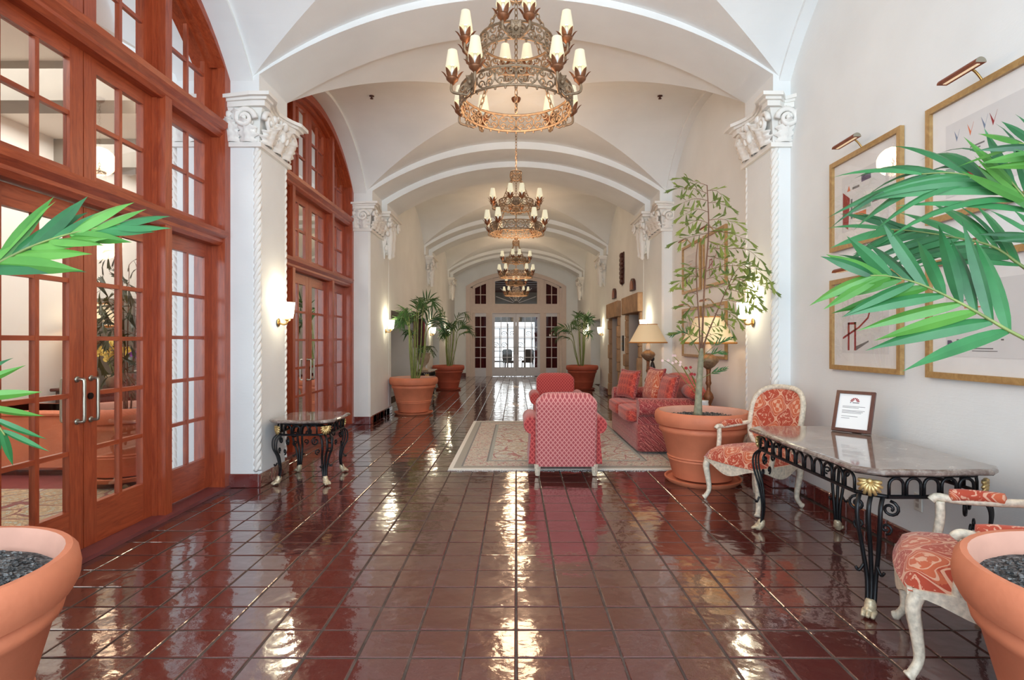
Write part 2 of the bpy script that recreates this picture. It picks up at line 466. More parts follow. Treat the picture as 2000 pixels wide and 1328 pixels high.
def thing(name, label, cat, loc=(0, 0, 0), rz=0.0, group=None):
    o = bpy.data.objects.new(name, None)
    o.empty_display_size = 0.1
    COL.objects.link(o); o.location = loc; o.rotation_euler = (0, 0, rz)
    return tag(o, label, cat, group)
def copy_tree(o, parent=None):
    c = o.copy(); COL.objects.link(c)
    if parent is not None: c.parent = parent
    for ch in o.children: copy_tree(ch, c)
    return c
def smoothpath(pts, n=8):                        # Catmull-Rom
    pts = [Vector(p) for p in pts]; out = []
    for i in range(len(pts) - 1):
        p0, p1, p2, p3 = pts[max(i - 1, 0)], pts[i], pts[i + 1], pts[min(i + 2, len(pts) - 1)]
        for k in range(n):
            t = k / n
            out.append(0.5 * ((2 * p1) + (-p0 + p2) * t + (2 * p0 - 5 * p1 + 4 * p2 - p3) * t * t + (-p0 + 3 * p1 - 3 * p2 + p3) * t ** 3))
    out.append(pts[-1]); return out

# ------------------------------------------------------------------ the hall: levels and arcs
XP = 2.5           # inner face of the pillars
XV = 2.56          # springing of the vaults
XR = 2.67          # right wall
ZS, ZA = 4.0, 4.84 # vault springing and crown
def arc(half, zs, za):
    rise = za - zs; rr = (half * half + rise * rise) / (2 * rise)
    return lambda u: za - rr + math.sqrt(max(rr * rr - u * u, 0.0)), rr
def arc_poly(half, zs, za, n=24):
    f, _ = arc(half, zs, za)
    return [(-half + 2 * half * i / n, f(-half + 2 * half * i / n)) for i in range(n + 1)]
BAYS = [(-2.9, 1.40), (2.06, 5.40), (6.06, 9.50), (11.1, 15.1), (16.4, 20.3), (21.4, 22.6)]
RIBS = [(1.40, 2.06, 1), (5.40, 6.06, 1), (9.50, 11.10, 2), (15.10, 16.40, 2), (20.30, 21.40, 2)]
HALL_END = 22.6

ceiling = struct(MB().box(-3.3, 3.3, -3.4, HALL_END + 0.3, 5.25, 5.35).build('ceiling', 'plaster'))
fA, rA = arc(XV, ZS, ZA)
def vault(y0, y1):
    yc, b0 = (y0 + y1) / 2, (y1 - y0) / 2
    N = 22; th0 = math.asin(XV / rA)
    lev = []
    fB, rB = arc(b0, ZS, ZA)
    for k in range(N + 1):
        a = rA * math.sin(th0 * (1 - k / N)); z = fA(a)
        b = math.sqrt(max(rB * rB - (z - (ZA - rB)) ** 2, 0.0)) if k < N else 0.0
        lev.append((a, min(b, b0), z))
    m = MB()
    for k in range(N):
        (a0, p0, z0), (a1, p1, z1) = lev[k], lev[k + 1]
        for s in (-1, 1):
            for e, ye in ((-1, y0), (1, y1)):
                m.add([(s * a0, ye, z0), (s * a0, yc + e * p0, z0), (s * a1, yc + e * p1, z1), (s * a1, ye, z1)], [(0, 1, 2, 3)])
                m.add([(s * XV, yc + e * p0, z0), (s * a0, yc + e * p0, z0), (s * a1, yc + e * p1, z1), (s * XV, yc + e * p1, z1)], [(0, 1, 2, 3)])
    return m
for (y0, y1) in BAYS[:-1]:
    vault(y0, y1).build('vault', 'plaster', ceiling)
m = MB()
pl = arc_poly(XV, ZS, ZA)
for (a, za), (b, zb) in zip(pl[:-1], pl[1:]):
    m.add([(a, 21.4, za), (b, 21.4, zb), (b, 22.6, zb), (a, 22.6, za)], [(0, 1, 2, 3)])
m.build('vault', 'plaster', ceiling)
def rib(m, y0, y1, half, zs, za, zlow):
    poly = [(-3.0, zlow), (-half, zlow)] + arc_poly(half, zs, za, 32) + [(half, zlow), (3.0, zlow), (3.0, 5.25), (-3.0, 5.25)]
    # split into left/right/top strips so that no polygon is concave
    ap = arc_poly(half, zs, za, 32)
    for s in (-1, 1): m.box(s * half, s * 3.0, y0, y1, zlow, zs)
    for (a, za_), (b, zb_) in zip(ap[:-1], ap[1:]):
        m.prism([(a, za_), (b, zb_), (b, 5.25), (a, 5.25)], lambda u, z, d: (u, d, z), y0, y1)
    for s in (-1, 1): m.box(s * half, s * 3.0, y0, y1, zs, 5.25)
for (y0, y1, steps) in RIBS:
    m = MB()
    if steps == 1:
        rib(m, y0, y1, XP, 4.02, 4.76, 3.785)
    else:
        ym = y0 + (y1 - y0) * 0.42
        rib(m, y0, ym, 2.46, 4.0, 4.72, 3.785)
        rib(m, ym, y1, 2.36, 3.94, 4.62, 3.785)
    m.build('rib', 'plaster', ceiling)

# ------------------------------------------------------------------ floor: 300 nearest tiles one by one, the rest in one field
TW = 0.2385
floor = struct(MB().box(-3.2, 3.3, -3.4, HALL_END + 0.35, -0.12, -0.0035).build('floor', 'grout'))
def tile_mb(w, d, z=0.0):
    m = MB(); a, b = w / 2, d / 2; i = 0.0035
    vs = [(sx * a, sy * b, -0.012 + z) for sx, sy in ((-1, -1), (1, -1), (1, 1), (-1, 1))]
    vs += [(sx * a, sy * b, -0.0025 + z) for sx, sy in ((-1, -1), (1, -1), (1, 1), (-1, 1))]
    vs += [(sx * (a - i), sy * (b - i), z) for sx, sy in ((-1, -1), (1, -1), (1, 1), (-1, 1))]
    fs = [(8, 9, 10, 11)]
    for k in range(4):
        l = (k + 1) % 4
        fs += [(k, l, 4 + l, 4 + k), (4 + k, 4 + l, 8 + l, 8 + k)]
    m.add(vs, fs); return m
tile_me = tile_mb(TW - 0.011, TW - 0.011).mesh('tile', 'floor_tile')
trnd = random.Random(3)
field = MB(); ntile = 0
for r_ in range(-24, 86):
    yc = 2.493 + (r_ + 0.5) * TW
    if yc > HALL_END + 0.1 or yc < -3.2: continue
    for c_ in range(-13, 12):
        xa, xb = c_ * TW + 0.0055, (c_ + 1) * TW - 0.0055
        xa2, xb2 = max(xa, -2.765 if yc < 9.5 else -2.9), min(xb, 2.665)
        if xb2 - xa2 < 0.05: continue
        xc = (xa2 + xb2) / 2; w = xb2 - xa2
        tx, ty, tz = trnd.gauss(0, .0048), trnd.gauss(0, .0048), trnd.uniform(-.0015, .0015)
        full = w > TW - 0.02
        vis = yc > 2.25 and abs(xc) < yc * 0.93 + 0.1
        if vis and full and ntile < 300:
            link('tile', tile_me, floor, (xc, yc, tz), (tx, ty, 0)); ntile += 1
        else:
            mm = tile_mb(w, TW - 0.011).xf(Matrix.Translation((xc, yc, tz)) @ Matrix.Rotation(tx, 4, 'X') @ Matrix.Rotation(ty, 4, 'Y'))
            field.add(mm.v, mm.f)
fo = field.build('tile_field', 'floor_tile', floor); fo['kind'] = 'stuff'

# ------------------------------------------------------------------ walls
m = MB()
LW0, LW1 = -3.35, -2.56
def wall_arch(m, y0, y1, xa, xb, drop=0.045, top=5.25):
    yc, h = (y0 + y1) / 2, (y1 - y0) / 2
    ap = arc_poly(h, ZS - drop, ZA - drop, 28)
    for (a, za_), (b, zb_) in zip(ap[:-1], ap[1:]):
        m.prism([(yc + a, za_), (yc + b, zb_), (yc + b, top), (yc + a, top)], lambda u, z, d: (d, u, z), xa, xb)
wall_arch(m, -2.9, 1.40, LW0, LW1); wall_arch(m, 2.06, 5.40, LW0, LW1); wall_arch(m, 6.06, 9.50, LW0, LW1)
m.box(LW0, -2.8, -3.4, 1.40, 0, 5.25)
m.box(LW0, -XP, 1.40, 2.06, 0, 3.785)
# far half of the left wall: flush pier, two openings, pier, end
m.box(LW0, -XP, 10.9, 11.1, 0, 5.25)
m.box(LW0, -XP, 11.1, 15.6, 2.05, 5.25)
m.box(LW0, -XP, 15.6, 16.7, 0, 5.25)
m.box(LW0, -XP, 16.7, 18.1, 2.05, 5.25)
m.box(LW0, -XP, 18.1, HALL_END, 0, 5.25)
wall_left = struct(m.build('wall_left', 'plaster'))
m = MB()
wall_arch(m, -2.9, 1.40, XR, LW1 * -1); wall_arch(m, 2.06, 5.40, XV, XR); wall_arch(m, 6.06, 9.50, XV, XR)
m.box(XR, 3.3, -3.4, 9.50, 0, 5.25)
m.box(XP, XR, 1.40, 2.06, 0, 3.785)
EL = [(11.02, 12.55, 2.03), (13.30, 14.70, 2.03)]      # elevator openings
m.box(XP, 3.3, 10.9, 11.02, 0, 5.25)
m.box(XP, 3.3, 11.02, 12.55, 2.06, 5.25)
m.box(XP, 3.3, 12.55, 13.30, 0, 5.25)
m.box(XP, 3.3, 13.30, 14.70, 2.06, 5.25)
m.box(XP, 3.3, 14.70, 16.5, 0, 5.25)
m.box(XP, 3.3, 16.5, 18.6, 2.10, 5.25)
m.box(XP, 3.3, 18.6, HALL_END, 0, 5.25)
m.box(3.3, 3.4, 10.5, 19.0, 0, 5.25)
wall_right = struct(m.build('wall_right', 'plaster'))
# entrance front behind the camera: piers and head of a wide glazed opening
m = MB(); m.box(-3.3, -2.45, -3.5, -3.35, 0, 5.3); m.box(2.45, 3.3, -3.5, -3.35, 0, 5.3); m.box(-2.45, 2.45, -3.5, -3.35, 4.15, 5.3)
struct(m.build('wall_back', 'plaster'))
# alcove behind the left openings, recess behind the right one
m = MB(); m.box(-4.3, -4.2, 11.0, 18.3, 0, 2.6); m.box(-4.3, -3.35, 11.0, 18.3, 2.4, 2.6); m.box(-4.3, -3.35, 10.95, 11.05, 0, 2.6); m.box(-4.3, -3.35, 18.2, 18.3, 0, 2.6); m.box(-4.3, -3.35, 15.6, 16.7, 0, 2.5)
struct(m.build('wall_alcove', 'plaster'))
struct(MB().box(-4.3, -3.1, 11.0, 18.3, -0.1, -0.004).build('floor_alcove', 'floor_tile'))

# far wall with its arched doorway
FW = HALL_END
m = MB()
DH, DS, DA = 1.87, 3.62, 4.12
ap = arc_poly(DH, DS, DA, 24)
m.box(-3.3, -DH, FW, FW + 0.3, 0, 5.25); m.box(DH, 3.3, FW, FW + 0.3, 0, 5.25)
for (a, za_), (b, zb_) in zip(ap[:-1], ap[1:]):
    m.prism([(a, za_), (b, zb_), (b, 5.25), (a, 5.25)], lambda u, z, d: (u, d, z), FW, FW + 0.3)
wall_far = struct(m.build('wall_far', 'plaster'))
m = MB()     # raised band round the doorway
ao = arc_poly(DH + 0.17, DS + 0.05, DA + 0.17, 24)
for k in range(24):
    m.prism([ap[k], ap[k + 1], ao[k + 1], ao[k]], lambda u, z, d: (u, d, z), FW - 0.04, FW)
for s in (-1, 1):
    m.prism([(s * DH, 0), (s * (DH + 0.17), 0), (s * (DH + 0.17), DS + 0.05), (s * DH, DS)], lambda u, z, d: (u, d, z), FW - 0.04, FW)
struct(m.build('trim_1', 'far_paint'))

# ------------------------------------------------------------------ skirting of glazed tiles
def skirting(name, runs, hgt=0.14, th=0.025):
    base = MB()
    for (p, q, nrm) in runs:
        p, q, nrm = Vector(p), Vector(q), Vector(nrm)
        a, b = p, q + nrm * (th - 0.006)
        base.box(min(a.x, b.x), max(a.x, b.x), min(a.y, b.y), max(a.y, b.y), 0, hgt - 0.004)
    o = struct(base.build(name, 'grout'))
    for (p, q, nrm) in runs:
        p, q, nrm = Vector(p), Vector(q), Vector(nrm)
        L = (q - p).length; n = max(1, round(L / 0.243)); d = (q - p) / n; dn = d.normalized()
        me = None
        for i in range(n):
            a = p + d * i + dn * 0.004; b = p + d * (i + 1) - dn * 0.004 + nrm * th
            m = MB(); m.bev(min(a.x, b.x), max(a.x, b.x), min(a.y, b.y), max(a.y, b.y), 0.0, hgt, 0.008)
            m.build('tile', 'skirting_tile', o)
    return o
skirting('baseboard_right', [((XR, 2.06, 0), (XR, 5.40, 0), (-1, 0, 0)), ((XR, 6.06, 0), (XR, 9.5, 0), (-1, 0, 0)),
                             ((XP, 9.62, 0), (XP, 10.85, 0), (-1, 0, 0)), ((XP, 14.9, 0), (XP, 16.5, 0), (-1, 0, 0)), ((XP, 18.6, 0), (XP, FW, 0), (-1, 0, 0))])
skirting('baseboard_left', [((-XP, 9.62, 0), (-XP, 11.1, 0), (1, 0, 0)), ((-XP, 15.6, 0), (-XP, 16.7, 0), (1, 0, 0)), ((-XP, 18.1, 0), (-XP, FW, 0), (1, 0, 0))])
skirting('baseboard_far', [((-XP, FW, 0), (-DH - 0.17, FW, 0), (0, -1, 0)), ((DH + 0.17, FW, 0), (XP, FW, 0), (0, -1, 0))])

# ------------------------------------------------------------------ carved ornament
def leaf_grid(m, base, up, out, w, h, curl=0.5, n=21, lob=0.30, lobes=4.0, depth=0.8):
    base, up, out = Vector(base), Vector(up).normalized(), Vector(out).normalized()
    side = up.cross(out)
    def fn(u, v):
        s = (v - 0.5) * 2
        ww = w * 0.5 * (math.sin(PI * min(1, 0.22 + 0.78 * u)) ** 0.7) * (1 + lob * math.sin(lobes * 2 * PI * u)) + w * 0.02
        a = u * u * curl * 2.6
        lift = h * (u * 0.22 + 0.30 * curl * u ** 3)
        z = h * (u - 0.33 * curl * max(0, u - 0.6) ** 2 * 4)
        return base + up * z + out * (lift + depth * w * 0.25 * (1 - s * s) + 0.07 * w * math.cos(9 * s) * math.sin(PI * min(1, u * 1.1))) + side * (s * ww)
    return m.grid(fn, n, 9)
def volute(m, c, ax1, ax2, nrm, r, turns=1.6, tr=0.02, hand=1):
    c, ax1, ax2 = Vector(c), Vector(ax1), Vector(ax2)
    pts, rad = [], []
    N = 26
    for i in range(N + 1):
        t = i / N
        th = hand * turns * 2 * PI * t
        rr = r * (1 - 0.86 * t)
        pts.append(c + ax1 * rr * math.cos(th) + ax2 * rr * math.sin(th) + Vector(nrm) * 0.02 * t)
        rad.append(tr * (1 - 0.45 * t))
    m.tube(pts, rad, 7); m.blob(c + Vector(nrm) * 0.02, tr * 0.9, tr * 0.9, tr * 0.9, 8, 6)
    return m
def rope(m, x, y, z0, z1, r=0.038):
    N = int((z1 - z0) / 0.013)
    for ph in (0.0, 2 * PI / 3, 4 * PI / 3):
        pts = [(x + r * 0.52 * math.cos(ph + i * 0.36), y + r * 0.52 * math.sin(ph + i * 0.36), z0 + (z1 - z0) * i / N) for i in range(N + 1)]
        m.tube(pts, r * 0.55, 6)
    return m

def pillar(sg, y0, y1, xin, xout, label, ropes=True):
    """a pier standing against the wall: shaft, twisted mouldings, carved capital, tiled foot (sg -1 left, +1 right)"""
    t = thing('pillar', label, 'pillar', (sg * xin, (y0 + y1) / 2, 0))
    ox, oy = sg * xin, (y0 + y1) / 2
    L = Matrix.Translation((-ox, -oy, 0))
    P = lambda u, v, z: (sg * (xin - u), y0 + v, z)       # u out into the hall, v along it
    D = xout - xin; W = y1 - y0; ch = 0.06 if ropes else 0.03
    ZC0, ZC1 = 3.33, 3.785
    poly = [(-D, 0), (-ch, 0), (0, ch), (0, W - ch), (-ch, W), (-D, W)]
    MB().prism(poly, P, 0, ZC0 + 0.05).xf(L).build('shaft', 'plaster', t)
    if ropes:
        for v in (ch * 0.5, W - ch * 0.5):
            m = MB(); p = P(-ch * 0.5, v, 0); rope(m, p[0], p[1], 0.16, ZC0 - 0.02)
            m.xf(L).build('twisted_moulding', 'carved_plaster', t, True)
        if sg < 0:
            m = MB(); rope(m, -xout + 0.02, y0 + 0.0, 0.16, 4.0, 0.05)
            m.xf(L).build('twisted_moulding', 'carved_plaster', t, True)
    # capital
    cap = MB()
    lv = [(0.0, 0.005), (0.10, 0.008), (0.24, 0.02), (0.36, 0.06)]
    rows = [[P(-D, -g, ZC0 + dz), P(g, -g, ZC0 + dz), P(g, W + g, ZC0 + dz), P(-D, W + g, ZC0 + dz)] for dz, g in lv]
    vs = [p for r_ in rows for p in r_]
    fs = [tuple(range(4)), tuple(range(12, 16))]
    for i in range(3):
        for k in range(4): fs.append((i * 4 + k, i * 4 + (k + 1) % 4, i * 4 + 4 + (k + 1) % 4, i * 4 + 4 + k))
    cap.add(vs, fs)
    cap_o = cap.xf(L).build('capital', 'carved_plaster', t)
    for (z0, z1, g) in ((ZC0 - 0.025, ZC0 + 0.02, 0.035),):
        m = MB(); m.prism([(-D, -g), (g, -g), (g, W + g), (-D, W + g)], P, z0, z1); m.xf(L).build('necking', 'carved_plaster', cap_o)
    m = MB()   # abacus with hollow sides
    for (z0, z1, g) in ((3.675, 3.725, 0.10), (3.725, 3.75, 0.13), (3.75, ZC1, 0.17)):
        poly = [(-D, -g * .7), (-D * .55, -g * 0.35), (-0.02, -g), (g, -g), (g, 0.02)]
        poly += [(g * (0.35 + 0.65 * abs(2 * k / 6 - 1) ** 1.6), W * k / 6) for k in range(1, 6)]
        poly += [(g, W - 0.02), (g, W + g), (-0.02, W + g), (-D * .55, W + g * .35), (-D, W + g * .7)]
        # split: hull strips along v against the back edge
        n = len(poly)
        vs = [P(a, b, z0) for a, b in poly] + [P(a, b, z1) for a, b in poly]
        fs = [(i, (i + 1) % n, n + (i + 1) % n, n + i) for i in range(n)] + [tuple(range(n)), tuple(range(n, 2 * n))]
        m.add(vs, fs)
    m.xf(L).build('abacus', 'carved_plaster', cap_o)
    V = lambda a, b, c: Vector((sg * -a, b, c))            # direction helper
    outU, outF, outB, upz = V(1, 0, 0), V(0, -1, 0), V(0, 1, 0), Vector((0, 0, 1))
    def orn(name, m): m.xf(L).build(name, 'carved_plaster', cap_o, True)
    nl = max(3, round(W / 0.2))
    for k in range(nl):
        orn('acanthus_leaf', leaf_grid(MB(), P(0.02, W * (k + .5) / nl, ZC0 + 0.02), upz, outU, W / nl * 1.1, 0.21, 0.9))
    for k in range(nl - 1):
        orn('acanthus_leaf', leaf_grid(MB(), P(0.03, W * (k + 1) / nl, ZC0 + 0.10), upz, outU, W / nl * 0.95, 0.22, 0.8))
    for k in range(2):
        orn('acanthus_leaf', leaf_grid(MB(), P(-(.10 + .15 * k), -0.02, ZC0 + 0.02), upz, outF, .17, 0.24, 0.9))
    orn('volute', volute(MB(), P(0.07, 0.05, 3.56), V(0, -1, 0), upz, outU, 0.10, 1.7, 0.028))
    orn('volute', volute(MB(), P(0.07, W - 0.05, 3.56), V(0, 1, 0), upz, outU, 0.10, 1.7, 0.028))
    orn('volute', volute(MB(), P(-0.10, -0.085, 3.56), V(1, 0, 0), upz, outF, 0.10, 1.7, 0.028))
    orn('volute', volute(MB(), P(-0.10, W + 0.085, 3.56), V(1, 0, 0), upz, outB, 0.10, 1.7, 0.028))
    # shield in the middle of the hall side
    m = MB()
    m.grid(lambda u, v: Vector(P(0.06, W / 2, 3.53)) + outU * (0.07 * math.cos((u - .5) * PI) * math.cos((v - .5) * PI)) + V(0, 1, 0) * ((u - .5) * 0.2) + upz * ((v - .5) * 0.26), 9, 9)
    m.blob(Vector(P(0.11, W / 2, 3.63)), 0.04, 0.05, 0.05); m.blob(Vector(P(0.11, W / 2 - .04, 3.50)), 0.03, 0.035, 0.05); m.blob(Vector(P(0.11, W / 2 + .04, 3.50)), 0.03, 0.035, 0.05)
    orn('shield', m)
    orn('acanthus_leaf', leaf_grid(MB(), P(-.175, -0.03, ZC0 + 0.14), upz, outF, .15, 0.20, 0.9))
    orn('rosette', MB().blob(P(-.26, -0.06, 3.60), 0.045, 0.03, 0.045))
    orn('scroll', volute(MB(), P(-.26, -0.05, 3.47), V(-1, 0, 0), upz, outF, 0.05, 1.4, 0.015))
    for q_ in (.22, .78):
        orn('scroll', volute(MB(), P(.06, W * q_, 3.50), V(0, 1 if q_ < .5 else -1, 0), upz, outU, 0.07, 1.5, 0.02))
        orn('rosette', MB().blob(P(.09, W * q_, 3.63), 0.03, 0.045, 0.04))
    m = MB(); rq = random.Random(int(y0 * 10) + sg)
    for i in range(34):
        q = rq.random(); r_ = rq.uniform(.014, .03)
        m.blob(P(.03 + .07 * q, rq.uniform(.03, W - .03), ZC0 + .06 + .28 * q), r_, r_, r_ * 1.3, 7, 5)
    for i in range(14):
        q = rq.random(); r_ = rq.uniform(.012, .024)
        m.blob(P(-rq.uniform(.02, min(D, .32)), -.02 - .05 * q, ZC0 + .06 + .28 * q), r_, r_, r_ * 1.3, 7, 5)
    o = m.xf(L).build('foliage_relief', 'carved_plaster', cap_o, True); o['kind'] = 'stuff'
    # tiled foot
    for (a, b, c, d) in ((-D, -0.025, 0.0, 0.0), (0.0, -0.025, 0.025, W * .34), (0.0, W * .34 + .006, 0.025, W * .67), (0.0, W * .67 + .006, 0.025, W + 0.0)):
        m = MB(); p, q = P(a, b, 0), P(c, d, 0)
        m.bev(min(p[0], q[0]), max(p[0], q[0]), min(p[1], q[1]), max(p[1], q[1]), 0, 0.135, 0.008)
        m.xf(L).build('foot_tile', 'skirting_tile', t)
    return t
pillar(-1, 5.40, 6.06, XP, 3.35, 'white pillar with carved capital beside the small marble side table')
pillar(1, 5.40, 6.06, XP, XR, 'white pillar with carved capital and twisted edges behind the orange armchair')
pillar(-1, 9.50, 10.90, XP, 3.35, 'plain-edged white pillar between arched red doorway and potted palm', False)
pillar(1, 9.50, 10.90, XP, XR + .4, 'plain-edged white pillar beside the far table lamp', False)

def corbel(sg, yc, label, group=None, half=0.45):
    t = thing('corbel', label, 'corbel', (sg * XP, yc, 0), 0, group)
    L = Matrix.Translation((-sg * XP, -yc, 0))
    P = lambda u, v, z: (sg * (XP - u), yc + v, z)
    V = lambda a, b, c: Vector((sg * -a, b, c)); outU, upz, dn = V(1, 0, 0), Vector((0, 0, 1)), Vector((0, 0, -1))
    m = MB()
    lv = [(2.98, .015, .06), (3.2, .05, .14), (3.45, .10, .28), (3.66, .16, .40), (3.70, .18, half)]
    vs = [p for z, g, w in lv for p in (P(-.02, -w, z), P(g, -w * .8, z), P(g, w * .8, z), P(-.02, w, z))]
    fs = [(0, 1, 2, 3), (16, 17, 18, 19)]
    for i in range(4):
        for k in range(4): fs.append((i * 4 + k, i * 4 + (k + 1) % 4, i * 4 + 4 + (k + 1) % 4, i * 4 + 4 + k))
    m.add(vs, fs).xf(L).build('bracket', 'carved_plaster', t)
    m = MB()
    for (z0, z1, g, w) in ((3.70, 3.74, .20, half), (3.74, 3.785, .23, half + .04)):
        m.prism([(-.02, -w), (g, -w), (g, w), (-.02, w)], P, z0, z1)
    m.xf(L).build('abacus', 'carved_plaster', t)
    for k in range(5):
        v = half * (-.8 + .4 * k)
        hl = .26 + .08 * (2 - abs(k - 2))
        leaf_grid(MB(), P(0.03, v * .8, 3.68 - hl), upz, outU, .22, hl, .45).xf(L).build('acanthus_leaf', 'carved_plaster', t, True)
    for s in (-1, 1):
        volute(MB(), P(.19, s * half * .72, 3.60), V(0, s, 0), upz, outU, .10, 1.6, .028).xf(L).build('volute', 'carved_plaster', t, True)
    m = MB(); rq = random.Random(int(yc * 10) + sg)
    for i in range(46):
        q = rq.random(); z = 3.08 + .58 * q; w = (.10 + .34 * q); v = rq.uniform(-w, w); r_ = rq.uniform(.022, .045)
        m.blob(P(.05 + .13 * q, v, z), r_, r_, r_ * rq.uniform(1, 1.6), 7, 5)
    o = m.xf(L).build('fruit_relief', 'carved_plaster', t, True); o['kind'] = 'stuff'
    for v, zz in ((-.13, 2.95), (.12, 3.02)):
        MB().lathe([(.012, zz), (.045, zz + .03), (.035, zz + .09), (.05, zz + .14), (.055, zz + .30), (.07, zz + .36), (.06, zz + .52), (.02, zz + .6)], 10, P(.13, v, 0)).xf(L).build('pendant', 'carved_plaster', t, True)
    return t
corbel(-1, 10.55, 'carved white corbel hanging above the nearest potted palm along the left wall')
corbel(1, 10.55, 'carved white corbel above the far table lamp on the elevator wall')
corbel(-1, 15.75, 'carved white corbel between the two potted palms on the left wall')
corbel(1, 15.75, 'carved white corbel between dark wall carving and the far right palm')
corbel(-1, 20.85, 'small carved white corbel by the far end wall, above the urn-side palm')
corbel(1, 20.85, 'small carved white corbel by the far end wall, on the elevator side')

# ------------------------------------------------------------------ glazing
def sash(name, parent, P, a0, a1, z0, z1, st, top, bot, cols, rows, mat, mat2, th=0.045, curve=None, mw=0.03, kind=None, tint='pane_glass'):
    """a glazed leaf: stiles and rails, glazing bars, one pane per light. P(a, d, z) maps to the scene; curve(a) gives an arched head"""
    zt = (lambda a: z1) if curve is None else curve
    m = MB()
    bx = lambda m, A0, A1, Z0, Z1, t: m.prism([(A0, Z0), (A1, Z0), (A1, Z1), (A0, Z1)], lambda a, z, d: P(a, d, z), -t / 2, t / 2)
    for (A0, A1) in ((a0, a0 + st), (a1 - st, a1)):
        m.prism([(A0, z0), (A1, z0), (A1, zt(A1)), (A0, zt(A0))], lambda a, z, d: P(a, d, z), -th / 2, th / 2)
    o = m.build(name, mat, parent)
    if kind: o['kind'] = kind
    m = MB(); bx(m, a0 + st, a1 - st, z0, z0 + bot, th * .96)
    N = 6
    for k in range(N):
        A0, A1 = a0 + st + (a1 - a0 - 2 * st) * k / N, a0 + st + (a1 - a0 - 2 * st) * (k + 1) / N
        m.prism([(A0, zt(A0) - top), (A1, zt(A1) - top), (A1, zt(A1)), (A0, zt(A0))], lambda a, z, d: P(a, d, z), -th * .48, th * .48)
    m.build('rail', mat2, o)
    g0, g1, gz = a0 + st, a1 - st, z0 + bot
    gt = lambda a: zt(a) - top
    cw = (g1 - g0) / cols
    zmin = min(gt(g0), gt(g1)) if curve is not None else gt(g0)
    rh = (zmin - gz) / rows
    if curve is not None: rh = (gt((g0 + g1) / 2) - gz) / rows
    for c in range(1, cols):
        A = g0 + cw * c
        m = MB(); m.prism([(A - mw / 2, gz), (A + mw / 2, gz), (A + mw / 2, gt(A)), (A - mw / 2, gt(A))], lambda a, z, d: P(a, d, z), -th * .42, th * .42)
        m.build('glazing_bar', mat, o)
    for r_ in range(1, rows):
        Z = gz + rh * r_
        m = MB(); m.prism([(g0, Z - mw / 2), (g1, Z - mw / 2), (g1, Z + mw / 2), (g0, Z + mw / 2)], lambda a, z, d: P(a, d, z), -th * .36, th * .36)
        m.build('glazing_bar', mat2, o)
    for c in range(cols):
        for r_ in range(rows):
            A0, A1 = g0 + cw * c, g0 + cw * (c + 1)
            Z0 = gz + rh * r_
            last = r_ == rows - 1
            pts = [(A0, Z0), (A1, Z0)]
            if last: pts += [(A1 + (A0 - A1) * k / 3, gt(A1 + (A0 - A1) * k / 3)) for k in range(4)]
            else: pts += [(A1, Z0 + rh), (A0, Z0 + rh)]
            MB().prism(pts, lambda a, z, d: P(a, d, z), -.002, .002).build('pane', tint, o)
    return o

def pull_handle(parent, P, a, z, s, mat='nickel'):
    m = MB(); h = .14; d0, d1 = s * .02, s * .075
    m.tube(smoothpath([P(a, d0, z - h), P(a, d1 * .85, z - h), P(a, d1, z - h + .02), P(a, d1, z), P(a, d1, z + h - .02), P(a, d1 * .85, z + h), P(a, d0, z + h)], 4), .011, 8)
    for zz in (z - h, z + h): m.tube([P(a, d0, zz), P(a, d0 + s * .012, zz)], .02, 10)
    m.build('pull_handle', mat, parent, True)

